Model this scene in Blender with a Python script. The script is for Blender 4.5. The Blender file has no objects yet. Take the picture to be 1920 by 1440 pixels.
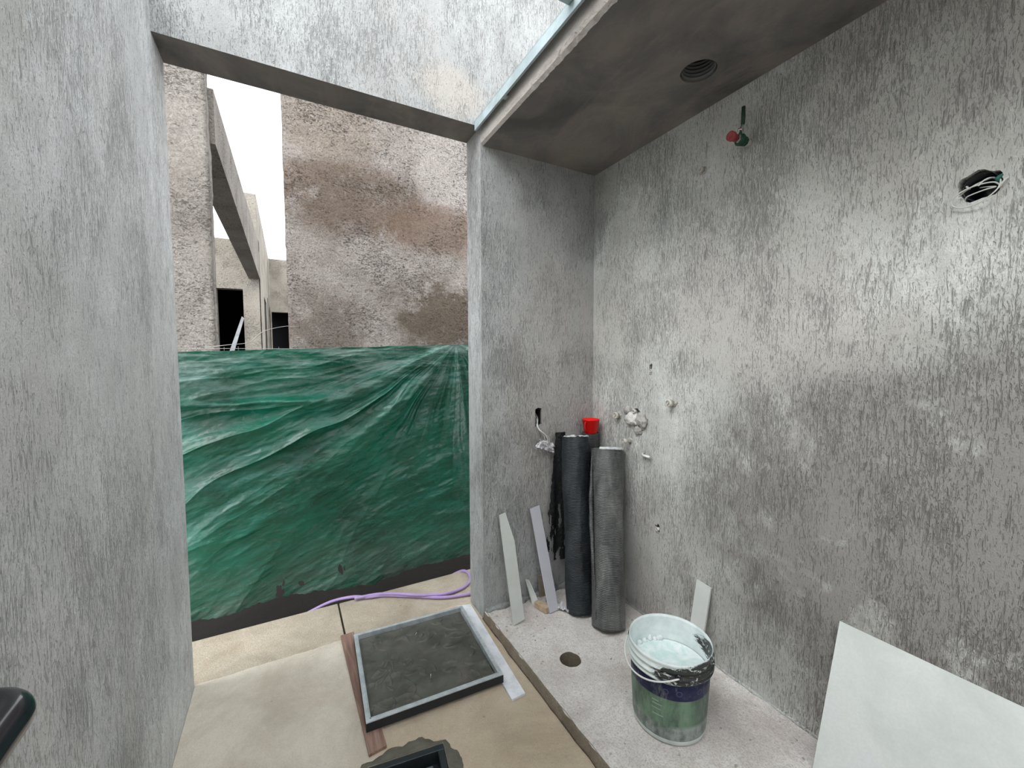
import bpy, bmesh, math, random
import numpy as np
from mathutils import Vector, Matrix, noise
random.seed(7)
rng = np.random.default_rng(5)
SC = bpy.context.scene
C = SC.collection
PI = math.pi

# ------------------------------------------------------------------ camera, sky, exposure
CAM_H = 1.3424
F_PX = 776.47
cd = bpy.data.cameras.new('camera'); cam = bpy.data.objects.new('camera', cd); C.objects.link(cam)
cd.sensor_fit = 'HORIZONTAL'; cd.sensor_width = 36.0; cd.lens = 36.0 * F_PX / 1920.0
cd.clip_start = 0.02; cd.clip_end = 200
yaw, pitch, roll = 0.498727, -0.058070, -0.0031356
fw = Vector((math.sin(yaw)*math.cos(pitch), math.cos(yaw)*math.cos(pitch), math.sin(pitch)))
rt = Vector((math.cos(yaw), -math.sin(yaw), 0)); up = rt.cross(fw)
r2 = rt*math.cos(roll) + up*math.sin(roll); u2 = up*math.cos(roll) - rt*math.sin(roll)
mw = Matrix.Identity(4)
for i in range(3):
    mw[i][0] = r2[i]; mw[i][1] = u2[i]; mw[i][2] = -fw[i]
mw[0][3], mw[1][3], mw[2][3] = 0, 0, CAM_H
cam.matrix_world = mw
SC.camera = cam

wd = bpy.data.worlds.new('overcast'); SC.world = wd; wd.use_nodes = True
bg = wd.node_tree.nodes['Background']
bg.inputs[0].default_value = (0.94, 0.975, 1.0, 1); bg.inputs[1].default_value = 2.2
sun = bpy.data.lights.new('sun', 'SUN'); sun.energy = 2.6; sun.angle = math.radians(42); sun.color = (0.98, 0.99, 1.0)
so = bpy.data.objects.new('sun', sun); C.objects.link(so)
so.rotation_euler = Vector((-1.0, -0.22, 1.1)).to_track_quat('Z', 'Y').to_euler()
vs = SC.view_settings
vs.view_transform = 'Standard'; vs.look = 'None'; vs.gamma = 1; vs.use_curve_mapping = False
vs.exposure = 0.33

# ------------------------------------------------------------------ key dimensions (metres, floor = 0, camera stands at x = y = 0)
D = 1.90        # inner face of the wall with the doorway
T = 0.174       # its thickness
XL = -0.374     # face of left wall
XR = 0.863      # right jamb, kerb, slab edge
XW = 1.574      # face of right wall
ZT = 2.474      # underside of lintel
ZS = 2.387      # underside of niche slab
NF = 0.037      # niche floor
YB = -2.60      # rear wall
HS = 2.62       # height of side walls
H = 3.35        # wall height

# ------------------------------------------------------------------ helpers
def tag(o, label=None, cat=None, group=None, kind=None):
    if label: o['label'] = label
    if cat: o['category'] = cat
    if group: o['group'] = group
    if kind: o['kind'] = kind
    return o
def thing(name, label, cat, loc=(0, 0, 0), group=None):
    o = bpy.data.objects.new(name, None); C.objects.link(o); o.location = loc; o.empty_display_size = .05
    return tag(o, label, cat, group)
def obj(name, bm, mat, parent=None, smooth=False):
    if isinstance(bm, bmesh.types.BMesh):
        me = bpy.data.meshes.new(name)
        bmesh.ops.recalc_face_normals(bm, faces=bm.faces[:])
        bm.to_mesh(me); bm.free()
    else:
        me = bm
    if mat is not None: me.materials.append(mat)
    if smooth:
        for p in me.polygons: p.use_smooth = True
    o = bpy.data.objects.new(name, me); C.objects.link(o)
    if parent is not None:
        o.parent = parent
        # meshes are made in world coordinates: shift them under the parent's location
        o.matrix_parent_inverse = Matrix.Translation(-world_loc(parent))
    return o
def world_loc(o):
    v = Vector(o.location)
    while o.parent is not None:
        v = v + o.matrix_parent_inverse.translation
        o = o.parent; v = v + Vector(o.location)
    return v
def struct(name, bm, mat, parent=None, smooth=False):
    o = obj(name, bm, mat, parent, smooth)
    if parent is None: o['kind'] = 'structure'
    return o
def NB(): return bmesh.new()
def box(bm, x0, x1, y0, y1, z0, z1):
    m = Matrix.Translation(((x0+x1)/2, (y0+y1)/2, (z0+z1)/2)) @ Matrix.Diagonal((abs(x1-x0), abs(y1-y0), abs(z1-z0), 1))
    return bmesh.ops.create_cube(bm, size=1, matrix=m)['verts']
def obox(bm, c, sx, sy, sz, rot):
    m = Matrix.Translation(c) @ rot.to_4x4() @ Matrix.Diagonal((sx, sy, sz, 1))
    return bmesh.ops.create_cube(bm, size=1, matrix=m)['verts']
def prism(bm, pts, vec):
    """closed outline pts (3D) swept along vec"""
    a = [bm.verts.new(p) for p in pts]; b = [bm.verts.new(Vector(p)+Vector(vec)) for p in pts]
    n = len(pts)
    bm.faces.new(a); bm.faces.new(b[::-1])
    for i in range(n): bm.faces.new((a[i], b[i], b[(i+1) % n], a[(i+1) % n]))
def tube(bm, pts, r, seg=8, cap=True, rs=None):
    pts = [Vector(p) for p in pts]; n = len(pts); rings = []
    t0 = (pts[1]-pts[0]).normalized()
    ref = Vector((0, 0, 1)) if abs(t0.z) < .9 else Vector((1, 0, 0))
    nrm = t0.cross(ref).normalized()
    for i, p in enumerate(pts):
        t = (pts[min(i+1, n-1)] - pts[max(i-1, 0)]).normalized()
        nrm = (nrm - t*nrm.dot(t)).normalized(); b = t.cross(nrm)
        rr = rs[i] if rs else r
        rings.append([bm.verts.new(p + (nrm*math.cos(a)+b*math.sin(a))*rr) for a in [2*PI*k/seg for k in range(seg)]])
    for i in range(n-1):
        for k in range(seg):
            bm.faces.new((rings[i][k], rings[i][(k+1) % seg], rings[i+1][(k+1) % seg], rings[i+1][k]))
    if cap:
        bm.faces.new(rings[0][::-1]); bm.faces.new(rings[-1])
    return rings
def smoothpath(pts, k=8):
    """Catmull-Rom through the points"""
    P = [Vector(p) for p in pts]; P = [P[0]*2-P[1]] + P + [P[-1]*2-P[-2]]
    out = []
    for i in range(1, len(P)-2):
        for j in range(k):
            t = j/k
            out.append(0.5*((2*P[i]) + (P[i+1]-P[i-1])*t + (2*P[i-1]-5*P[i]+4*P[i+1]-P[i+2])*t*t + (3*P[i]-P[i-1]-3*P[i+1]+P[i+2])*t**3))
    out.append(P[-2]); return out
def lathe(bm, prof, c, axis=None, seg=48):
    """prof: list of (r, h) around the axis through c"""
    ax = Vector(axis or (0, 0, 1)).normalized()
    ref = Vector((1, 0, 0)) if abs(ax.x) < .9 else Vector((0, 1, 0))
    a = ax.cross(ref).normalized(); b = ax.cross(a); c = Vector(c)
    rings = []
    for r, h in prof:
        if r < 1e-6: rings.append([bm.verts.new(c+ax*h)])
        else: rings.append([bm.verts.new(c+ax*h+(a*math.cos(2*PI*k/seg)+b*math.sin(2*PI*k/seg))*r) for k in range(seg)])
    for i in range(len(rings)-1):
        A, B = rings[i], rings[i+1]
        for k in range(seg):
            k2 = (k+1) % seg
            if len(A) == 1 and len(B) == 1: continue
            if len(A) == 1: bm.faces.new((A[0], B[k], B[k2]))
            elif len(B) == 1: bm.faces.new((A[k], B[0], A[k2]))
            else: bm.faces.new((A[k], B[k], B[k2], A[k2]))
    return rings
def lump(bm, c, rx, ry, rz, amp=.25, fr=2.2, sub=3, seed=0):
    vs_ = bmesh.ops.create_icosphere(bm, subdivisions=sub, radius=1)['verts']
    for v in vs_:
        n = v.co.normalized()
        k = 1 + amp*noise.noise(n*fr + Vector((seed*7.3, seed*1.7, seed*3.1))) + amp*.5*noise.noise(n*fr*2.7 + Vector((seed, 0, 5)))
        v.co = Vector(c) + Vector((n.x*rx, n.y*ry, n.z*rz))*k
def bevel(bm, w, seg=2, angle=50):
    es = [e for e in bm.edges if len(e.link_faces) == 2 and e.calc_face_angle(0) > math.radians(angle)]
    bmesh.ops.bevel(bm, geom=es, offset=w, segments=seg, affect='EDGES', profile=.5)
def carve(o, cutters):
    """cuts the given bmeshes out of the mesh o for good; the cutters are removed again"""
    tmp = []
    for cb in cutters:
        bmesh.ops.recalc_face_normals(cb, faces=cb.faces[:])
        me = bpy.data.meshes.new('cut'); cb.to_mesh(me); cb.free()
        co = bpy.data.objects.new('cut', me); C.objects.link(co); tmp.append(co)
        md = o.modifiers.new('cut', 'BOOLEAN'); md.operation = 'DIFFERENCE'; md.object = co; md.solver = 'EXACT'
    bpy.context.view_layer.update()
    dg = bpy.context.evaluated_depsgraph_get()
    me = bpy.data.meshes.new_from_object(o.evaluated_get(dg), depsgraph=dg)
    o.modifiers.clear(); o.data = me
    for co in tmp:
        m = co.data; bpy.data.objects.remove(co); bpy.data.meshes.remove(m)
def nz(*a): return noise.noise(Vector(a))
def grid_mesh(name, pts, nu, nv, keep=None):
    """pts: array (nv, nu, 3)"""
    me = bpy.data.meshes.new(name); faces = []
    for j in range(nv-1):
        for i in range(nu-1):
            if keep is None or keep(i, j): faces.append((j*nu+i, j*nu+i+1, (j+1)*nu+i+1, (j+1)*nu+i))
    me.from_pydata([tuple(map(float, p)) for p in pts.reshape(-1, 3)], [], faces); me.update()
    return me
def rings_blob(bm, cy, cz, x, ry, rz, depth, seed, seg=20, rough=.2):
    """ragged plug used as a cutter: outline in the yz plane, swept along +x"""
    pts = []
    for k in range(seg):
        a = 2*PI*k/seg
        q = 1 + rough*nz(math.cos(a)*1.7, math.sin(a)*1.7, seed)*2
        pts.append((x, cy+ry*math.cos(a)*q, cz+rz*math.sin(a)*q))
    prism(bm, pts, (depth, 0, 0))

# ------------------------------------------------------------------ materials
class NT:
    def __init__(s, name):
        s.m = bpy.data.materials.new(name); s.m.use_nodes = True; s.t = s.m.node_tree; s.b = s.t.nodes['Principled BSDF']
        s.b.inputs['Specular IOR Level'].default_value = .3
        s.co = s.t.nodes.new('ShaderNodeTexCoord').outputs['Object']
    def link(s, a, b): s.t.links.new(a, b)
    def map(s, scale=(1, 1, 1), rot=(0, 0, 0), loc=(0, 0, 0), src=None):
        n = s.t.nodes.new('ShaderNodeMapping'); n.inputs['Scale'].default_value = scale; n.inputs['Rotation'].default_value = rot; n.inputs['Location'].default_value = loc
        s.link(src or s.co, n.inputs[0]); return n.outputs[0]
    def noise(s, vec, scale, detail=4, rough=.55, dist=0):
        n = s.t.nodes.new('ShaderNodeTexNoise'); n.inputs['Scale'].default_value = scale; n.inputs['Detail'].default_value = detail
        n.inputs['Roughness'].default_value = rough; n.inputs['Distortion'].default_value = dist
        s.link(vec, n.inputs['Vector']); return n.outputs['Fac']
    def vor(s, vec, scale, feat='F1'):
        n = s.t.nodes.new('ShaderNodeTexVoronoi'); n.inputs['Scale'].default_value = scale; n.feature = feat
        s.link(vec, n.inputs['Vector']); return n.outputs['Distance']
    def ramp(s, fac, stops, interp='LINEAR'):
        n = s.t.nodes.new('ShaderNodeValToRGB'); n.color_ramp.interpolation = interp
        e = n.color_ramp.elements
        for i, (p, c) in enumerate(stops):
            if isinstance(c, (int, float)): c = (c, c, c)
            if i < 2: e[i].position = p; e[i].color = (*c, 1)
            else:
                q = e.new(p); q.color = (*c, 1)
        s.link(fac, n.inputs[0]); return n.outputs[0]
    def math(s, op, a, b=None, clamp=False):
        n = s.t.nodes.new('ShaderNodeMath'); n.operation = op; n.use_clamp = clamp
        for i, v in enumerate((a, b)):
            if v is None: continue
            if isinstance(v, (int, float)): n.inputs[i].default_value = v
            else: s.link(v, n.inputs[i])
        return n.outputs[0]
    def mix(s, fac, a, b, mode='MIX'):
        n = s.t.nodes.new('ShaderNodeMix'); n.data_type = 'RGBA'; n.blend_type = mode
        for k, v in ((0, fac), (6, a), (7, b)):
            if isinstance(v, (int, float)): n.inputs[k].default_value = v
            elif isinstance(v, tuple): n.inputs[k].default_value = (*v, 1)
            else: s.link(v, n.inputs[k])
        return n.outputs[2]
    def sep(s, vec=None):
        n = s.t.nodes.new('ShaderNodeSeparateXYZ'); s.link(vec or s.co, n.inputs[0]); return n.outputs
    def blob(s, centre, radii):
        """soft ellipsoid mask: 1 in the centre, 0 outside"""
        n = s.t.nodes.new('ShaderNodeVectorMath'); n.operation = 'SUBTRACT'; s.link(s.co, n.inputs[0]); n.inputs[1].default_value = centre
        m = s.t.nodes.new('ShaderNodeVectorMath'); m.operation = 'DIVIDE'; s.link(n.outputs[0], m.inputs[0]); m.inputs[1].default_value = radii
        l = s.t.nodes.new('ShaderNodeVectorMath'); l.operation = 'LENGTH'; s.link(m.outputs[0], l.inputs[0])
        return s.math('SUBTRACT', 1.0, l.outputs['Value'], clamp=True)
    def bump(s, h, strength=.5, dist=.01, nrm=None):
        n = s.t.nodes.new('ShaderNodeBump'); n.inputs['Strength'].default_value = strength; n.inputs['Distance'].default_value = dist
        s.link(h, n.inputs['Height'])
        if nrm is not None: s.link(nrm, n.inputs['Normal'])
        s.link(n.outputs[0], s.b.inputs['Normal']); return n.outputs[0]
    def color(s, c):
        if isinstance(c, tuple): s.b.inputs['Base Color'].default_value = (*c, 1)
        else: s.link(c, s.b.inputs['Base Color'])
    def rough(s, r):
        if isinstance(r, (int, float)): s.b.inputs['Roughness'].default_value = r
        else: s.link(r, s.b.inputs['Roughness'])

def lin(r, g, b):
    f = lambda v: (v/255/12.92) if v/255 <= .04045 else ((v/255+.055)/1.055)**2.4
    return (f(r), f(g), f(b))

def plaster(name, light, dark, tint, mark, mark_amt=.55, vert=True, grain=.5, blotches=(), big=1.7):
    """trowelled cement render with short scored scratches running downwards"""
    n = NT(name)
    big_n = n.noise(n.map((1, 1, .8)), big, 7, .6, .4)
    base = n.ramp(big_n, [(.36, dark), (.58, light)])
    tint_n = n.noise(n.map((1, 1, .6), loc=(3, 7, 1)), big*1.4, 5, .6)
    base = n.mix(n.ramp(tint_n, [(.45, 0), (.68, .75)]), base, tint)
    sz = .13 if vert else .8
    v = n.map((1, 1, sz))
    s1 = n.noise(v, 150, 3, .62, .9)                    # scratches
    s2 = n.noise(n.map((1, 1, sz*2.2), loc=(9, 2, 4)), 230, 2, .55, .8)    # short nicks
    s3 = n.noise(n.map((1, 1, sz*.9), loc=(2, 8, 1)), 80, 3, .6, 1.2)    # rare long gouges
    dens = n.noise(n.map((1, 1, .6), loc=(1, 5, 2)), 4.0, 7, .7)
    th = n.math('MULTIPLY', n.ramp(dens, [(.38, 0), (.62, 1)]), .15)
    m1 = n.ramp(n.math('ADD', s1, th), [(.63, 0), (.82, 1)])
    m2 = n.ramp(n.math('ADD', s2, th), [(.62, 0), (.84, 1)])
    m3 = n.ramp(n.math('ADD', s3, n.math('MULTIPLY', th, .5)), [(.71, 0), (.80, 1)])
    marks = n.math('MAXIMUM', m1, n.math('MULTIPLY', m2, .8))
    marks = n.math('MAXIMUM', marks, m3)
    mott = n.noise(n.map((1, 1, .45), loc=(6, 1, 3)), 11, 8, .7, .5)
    base = n.mix(n.ramp(mott, [(.36, .6), (.58, 0)]), base, dark)
    mott2 = n.noise(n.map((1, 1, .8), loc=(1, 9, 3)), 38, 6, .7)
    base = n.mix(n.ramp(mott2, [(.36, .5), (.52, 0)]), base, dark)
    streak = n.noise(n.map((1, 1, .05)), 22, 4, .6)
    base = n.mix(n.ramp(streak, [(.35, .22), (.6, 0)]), base, dark)
    fine = n.noise(n.map((1, 1, .7)), 240, 3, .7)
    base = n.mix(n.ramp(fine, [(.38, .6), (.54, 0)]), base, dark)
    for c, r, col, amt in blotches:
        bl = n.math('MULTIPLY', n.blob(c, r), n.ramp(n.noise(n.co, 5, 6, .65, .5), [(.3, .2), (.6, 1.6)]))
        base = n.mix(n.math('MULTIPLY', n.ramp(bl, [(.05, 0), (.5, 1)]), amt), base, col)
    base = n.mix(n.math('MULTIPLY', marks, mark_amt), base, mark)
    n.color(base); n.rough(.9)
    hh = n.math('SUBTRACT', n.math('MULTIPLY', fine, .9*grain), n.math('MULTIPLY', marks, .9))
    hh = n.math('ADD', hh, n.math('MULTIPLY', n.noise(n.map((1, 1, .4)), 45, 4, .6), .9*grain))
    hh = n.math('ADD', hh, n.math('MULTIPLY', n.noise(n.co, 7, 3, .5), .8))
    n.bump(hh, .85, .0055)
    return n.m

def slab_mat():
    n = NT('cast_concrete')
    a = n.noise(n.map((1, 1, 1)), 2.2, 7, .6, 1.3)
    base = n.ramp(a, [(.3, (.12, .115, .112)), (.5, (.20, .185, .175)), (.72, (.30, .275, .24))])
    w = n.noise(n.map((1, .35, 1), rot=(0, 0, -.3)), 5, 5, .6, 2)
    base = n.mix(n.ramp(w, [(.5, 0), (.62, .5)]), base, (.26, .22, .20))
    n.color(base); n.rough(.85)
    n.bump(n.math('ADD', n.math('MULTIPLY', w, .6), n.noise(n.co, 60, 4)), .35, .006)
    return n.m
M_slab = slab_mat()

G_L, G_D, G_T, G_M = (.82, .83, .835), (.54, .545, .545), (.64, .615, .60), (.15, .145, .14)
M_left = plaster('render_left', G_L, G_D, G_T, G_M, .5, blotches=[((XL, .75, 2.0), (.3, .5, .4), (.42, .41, .385), .7), ((XL, .6, 1.2), (.3, .5, .25), (.50, .49, .47), .4)])
M_front = plaster('render_front', (.56, .575, .575), (.37, .375, .37), (.46, .435, .41), (.12, .12, .115), .6, blotches=[
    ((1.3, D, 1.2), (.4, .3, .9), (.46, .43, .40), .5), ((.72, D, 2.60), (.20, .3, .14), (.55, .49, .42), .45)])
M_right = plaster('render_right', (.80, .82, .785), (.46, .46, .43), (.58, .545, .505), (.13, .12, .11), .6, blotches=[
    ((XW, .40, .75), (.5, 1.0, .8), (.24, .23, .215), .85), ((XW, .2, 2.1), (.5, .9, .5), (.44, .42, .38), .6), ((XW, .95, 1.5), (.4, .6, .35), (.50, .47, .44), .4),  # first two ellipses paint shade: low at the right, and up under the slab
    ((XW, 1.2, 1.7), (.3, .7, .3), (.48, .46, .43), .4), ((XW, 1.4, .3), (.3, .3, .5), (.42, .40, .38), .5)])

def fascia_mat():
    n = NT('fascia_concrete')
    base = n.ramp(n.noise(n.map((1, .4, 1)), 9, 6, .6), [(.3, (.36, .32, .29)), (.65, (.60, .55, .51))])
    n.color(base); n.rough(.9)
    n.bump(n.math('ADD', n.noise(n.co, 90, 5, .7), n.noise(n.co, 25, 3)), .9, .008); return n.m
M_fascia = fascia_mat()

def floor_mat(name, light, dark, stain, rust=.3, grain=.4, speck=.5):
    n = NT(name)
    base = n.ramp(n.noise(n.co, 3.0, 9, .70, .5), [(.34, dark), (.58, light)])
    base = n.mix(n.ramp(n.noise(n.map(loc=(4, 2, 0)), 5, 9, .75, .8), [(.50, 0), (.70, rust)]), base, stain)
    base = n.mix(n.ramp(n.noise(n.map(loc=(7, 1, 0)), 32, 7, .78, .4), [(.38, speck), (.54, 0)]), base, dark)
    base = n.mix(n.ramp(n.noise(n.co, 170, 3, .7), [(.40, speck*1.2), (.50, 0)]), base, tuple(c*.6 for c in dark))
    base = n.mix(n.ramp(n.noise(n.map(loc=(3, 8, 0)), 120, 3, .7), [(.58, 0), (.66, speck)]), base, tuple(min(.88, c*1.3) for c in light))
    pits = n.vor(n.co, 13)
    base = n.mix(n.math('MULTIPLY', n.ramp(pits, [(.04, 1), (.09, 0)]), n.ramp(n.noise(n.co, 9, 3), [(.48, 0), (.58, .7)])), base, tuple(c*.4 for c in dark))
    n.color(base); n.rough(.88)
    hh = n.math('ADD', n.math('MULTIPLY', n.noise(n.co, 9, 6, .65), 1.6), n.math('MULTIPLY', n.noise(n.co, 130, 5, .7), grain))
    n.bump(hh, .8, .008); return n.m
M_floor = floor_mat('cement_floor', (.72, .655, .56), (.54, .475, .39), (.50, .35, .24), .25, .4, .14)
_n = M_floor.node_tree; _b = _n.nodes['Principled BSDF']; _src = _b.inputs['Base Color'].links[0].from_socket
# the floor right of the brown strip is a separate, browner pour
_tc = _n.nodes.new('ShaderNodeTexCoord'); _sx = _n.nodes.new('ShaderNodeSeparateXYZ'); _n.links.new(_tc.outputs['Object'], _sx.inputs[0])
_mr = _n.nodes.new('ShaderNodeMapRange'); _mr.inputs[1].default_value = .19; _mr.inputs[2].default_value = .26; _n.links.new(_sx.outputs[0], _mr.inputs[0])
_mx = _n.nodes.new('ShaderNodeMix'); _mx.data_type = 'RGBA'; _mx.blend_type = 'MULTIPLY'; _n.links.new(_mr.outputs[0], _mx.inputs[0]); _n.links.new(_src, _mx.inputs[6]); _mx.inputs[7].default_value = (.80, .74, .66, 1)
_n.links.new(_mx.outputs[2], _b.inputs['Base Color'])
M_paver = floor_mat('paving_concrete', (.56, .49, .39), (.38, .325, .25), (.44, .30, .20), .35, .8, .3)
M_niche = floor_mat('niche_screed', (.86, .82, .775), (.60, .55, .515), (.50, .39, .33), .45, .9, .38)
M_kerb = floor_mat('kerb_render', (.30, .25, .19), (.17, .14, .105), (.25, .16, .10), .5, .8, .3)
M_soil = floor_mat('dark_soil', (.016, .013, .010), (.007, .006, .005), (.014, .010, .008), .3, 1.2)

def rough_render(name, light, dark, brown, bands, amt=1.0):
    """coarse pitted render, browned by damp"""
    n = NT(name)
    base = n.ramp(n.noise(n.co, 1.6, 7, .65, .3), [(.33, dark), (.6, light)])
    for c, r, col, a in bands:
        bl = n.math('MULTIPLY', n.blob(c, r), n.ramp(n.noise(n.co, 2.8, 9, .78, .4), [(.36, .1), (.6, 1.9)]))
        base = n.mix(n.math('MULTIPLY', n.ramp(bl, [(.05, 0), (.55, 1)]), a), base, col)
    v = n.map((1, 1, 2.0), rot=(0, .5, 0))
    pit = n.noise(v, 40, 5, .7, 1.2)
    dens = n.math('MULTIPLY', n.ramp(n.noise(n.co, 2.3, 4, .6), [(.38, 0), (.62, 1)]), .10)
    m = n.ramp(n.math('ADD', pit, dens), [(.62, 0), (.72, 1)])
    pit2 = n.noise(n.map((1, 1, 1.6), rot=(0, -.3, 0), loc=(4, 4, 4)), 19, 6, .75, 1.0)
    m = n.math('MAXIMUM', m, n.ramp(n.math('ADD', pit2, n.math('MULTIPLY', dens, .7)), [(.67, 0), (.73, 1)]))
    base = n.mix(n.math('MULTIPLY', m, .75*amt), base, brown)
    base = n.mix(n.ramp(n.noise(n.co, 85, 4, .7), [(.38, .4), (.55, 0)]), base, brown)
    n.color(base); n.rough(.95)
    hh = n.math('SUBTRACT', n.noise(n.co, 35, 6, .7, .6), n.math('MULTIPLY', m, .9))
    n.bump(hh, .9, .03); return n.m
M_brown = rough_render('rough_brown_render', (.50, .45, .415), (.33, .285, .25), (.065, .048, .038), [
    ((.45, 3.5, 2.60), (.8, 2, .36), (.19, .135, .10), .8), ((1.2, 3.5, 2.45), (.7, 2, .26), (.22, .15, .11), .8),
    ((1.25, 3.5, 1.75), (.65, 2, .42), (.13, .10, .07), .9), ((.3, 3.5, 1.6), (.5, 2, .35), (.20, .16, .13), .75), ((.35, 3.5, 3.1), (.5, 2, .3), (.36, .30, .24), .6)], 1.1)
M_pale = rough_render('rough_pale_render', (.43, .39, .35), (.31, .275, .24), (.12, .095, .08), [], .8)
M_cream = rough_render('cream_render', (.50, .455, .395), (.39, .35, .30), (.25, .21, .17), [], .35)

def simple(name, col, rough=.5, metal=0, bumps=None, coat=0, var=.0, vs_=8):
    n = NT(name)
    if var:
        d = tuple(c*(1-var) for c in col)
        n.color(n.ramp(n.noise(n.co, vs_, 6, .65), [(.35, d), (.65, col)]))
    else: n.color(col)
    n.rough(rough); n.b.inputs['Metallic'].default_value = metal; n.b.inputs['Coat Weight'].default_value = coat
    if bumps: n.bump(n.noise(n.co, bumps[0], 4, .6), bumps[1], bumps[2])
    return n.m
M_galv = simple('galvanised_steel', (.66, .71, .74), .42, .35, (60, .15, .002), var=.3, vs_=25)
M_flash = simple('painted_flashing', (.50, .60, .62), .45, .3, (50, .15, .002), var=.25, vs_=14)
M_black = simple('black_plastic', (.012, .013, .018), .22, 0, coat=.4)
M_dark = simple('void_shade_black', (.02, .018, .017), .9)  # near-black colour stands in for the shade inside openings
M_red = simple('red_plastic', (.80, .012, .010), .35)
M_redcap = simple('faded_red_cap', (.36, .06, .07), .5, var=.3, vs_=60)
M_greenb = simple('green_valve_paint', (.02, .085, .05), .45, var=.4, vs_=60)
M_sleeve = simple('dark_green_sleeve', (.03, .055, .035), .5)
M_chrome = simple('chrome', (.75, .75, .72), .15, 1)
M_lump = simple('raw_mortar', (.52, .50, .46), .95, 0, (70, .9, .01), var=.35, vs_=40)
M_white_l = simple('white_plaster_lump', (.78, .77, .72), .9, 0, (60, .8, .01), var=.25, vs_=40)
M_wire = simple('white_cable', (.60, .60, .56), .5)
M_gwire = simple('green_cable', (.02, .12, .09), .5)
M_paper = simple('crumpled_wrap', (.62, .61, .63), .45, 0, (40, .4, .01))
M_stripA = simple('grey_green_tile', (.63, .65, .62), .5, 0, (120, .1, .002), var=.1)
M_stripB = simple('grey_blue_tile', (.58, .58, .63), .45, 0, (120, .1, .002), var=.08)
M_wood = simple('offcut_wood', (.55, .42, .29), .8, 0, (50, .5, .004), var=.3, vs_=30)
M_hose = simple('violet_hose', (.46, .33, .62), .35, var=.15, vs_=20)
M_wmesh = simple('rusty_wire', (.46, .43, .40), .6, .2, var=.5, vs_=6)
M_pipe = simple('grey_corrugated_pipe', (.14, .14, .145), .55)
M_pail = simple('white_pail_plastic', (.80, .86, .85), .35, 0, (30, .2, .004), var=.12, vs_=22)
M_navy = None

def tile_mat():
    n = NT('cement_look_tile')
    a = n.noise(n.co, 5, 7, .6, .6)
    base = n.ramp(a, [(.3, (.60, .635, .60)), (.55, (.70, .735, .71)), (.75, (.70, .72, .745))])
    base = n.mix(n.ramp(n.noise(n.map(loc=(2, 4, 4)), 140, 3), [(.4, .12), (.6, 0)]), base, (.45, .47, .45))
    n.color(base); n.rough(.42); n.bump(n.noise(n.co, 90, 4), .08, .002); return n.m
M_tile = tile_mat()
M_tile_edge = simple('tile_body', (.62, .60, .57), .8)

def plank_mat():
    n = NT('wood_look_tile')
    g = n.noise(n.map((1, .07, 1)), 60, 5, .6, .6)
    base = n.ramp(g, [(.3, (.14, .085, .065)), (.5, (.27, .165, .13)), (.7, (.38, .26, .21))])
    n.color(base); n.rough(.5); n.bump(g, .15, .002); return n.m
M_plank = plank_mat()
def white_strip_mat():
    n = NT('whitish_tile')
    base = n.ramp(n.noise(n.co, 14, 6, .65), [(.3, (.55, .58, .62)), (.55, (.80, .82, .86))])
    n.color(base); n.rough(.35); return n.m
M_wstrip = white_strip_mat()

def tarp_mat():
    n = NT('green_plastic_tarp')
    g = n.ramp(n.noise(n.co, 2.6, 5, .6), [(.35, (.001, .060, .032)), (.65, (.002, .135, .078))])
    fold = n.map((1.0, 1, 3.6), rot=(0, .36, 0))
    fade = n.ramp(n.noise(fold, 5.5, 7, .68, .5), [(.46, 0), (.70, 1)])
    g = n.mix(n.math('MULTIPLY', fade, .28), g, (.03, .27, .22))
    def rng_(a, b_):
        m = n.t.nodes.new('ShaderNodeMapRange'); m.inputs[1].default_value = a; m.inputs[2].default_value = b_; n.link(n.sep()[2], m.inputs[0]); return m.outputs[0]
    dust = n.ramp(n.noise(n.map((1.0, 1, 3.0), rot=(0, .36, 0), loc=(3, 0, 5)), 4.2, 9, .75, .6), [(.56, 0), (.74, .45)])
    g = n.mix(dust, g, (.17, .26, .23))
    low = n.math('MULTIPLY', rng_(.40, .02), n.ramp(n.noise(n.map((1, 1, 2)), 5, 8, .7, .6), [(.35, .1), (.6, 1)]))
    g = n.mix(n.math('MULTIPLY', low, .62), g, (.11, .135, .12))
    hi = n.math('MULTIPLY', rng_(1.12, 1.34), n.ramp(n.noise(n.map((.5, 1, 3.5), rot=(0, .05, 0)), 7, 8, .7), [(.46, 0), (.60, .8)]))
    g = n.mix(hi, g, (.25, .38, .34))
    spl = n.ramp(n.noise(n.map((1, 1, .5)), 60, 3, .6), [(.73, 0), (.76, .6)])
    g = n.mix(n.math('MULTIPLY', spl, .5), g, (.40, .50, .46))
    n.color(g)
    n.rough(n.ramp(n.noise(n.co, 9, 5, .6), [(.35, .13), (.65, .32)]))
    n.b.inputs['Specular IOR Level'].default_value = .6
    hh = n.math('ADD', n.noise(n.map((1.0, 1, 2.8), rot=(0, .34, 0)), 30, 8, .70, .5), n.math('MULTIPLY', n.noise(n.map((1, 1, 2.2)), 110, 4, .6, .4), .2))
    n.bump(hh, .6, .007)
    n.b.inputs['Coat Weight'].default_value = .35; n.b.inputs['Coat Roughness'].default_value = .12
    # thin sheet: daylight from behind glows through it
    tr = n.t.nodes.new('ShaderNodeBsdfTranslucent'); n.link(g, tr.inputs['Color'])
    mx = n.t.nodes.new('ShaderNodeMixShader'); mx.inputs[0].default_value = .18
    out = n.t.nodes['Material Output']
    n.link(n.b.outputs[0], mx.inputs[1]); n.link(tr.outputs[0], mx.inputs[2]); n.link(mx.outputs[0], out.inputs['Surface'])
    return n.m
M_tarp = tarp_mat()

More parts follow.
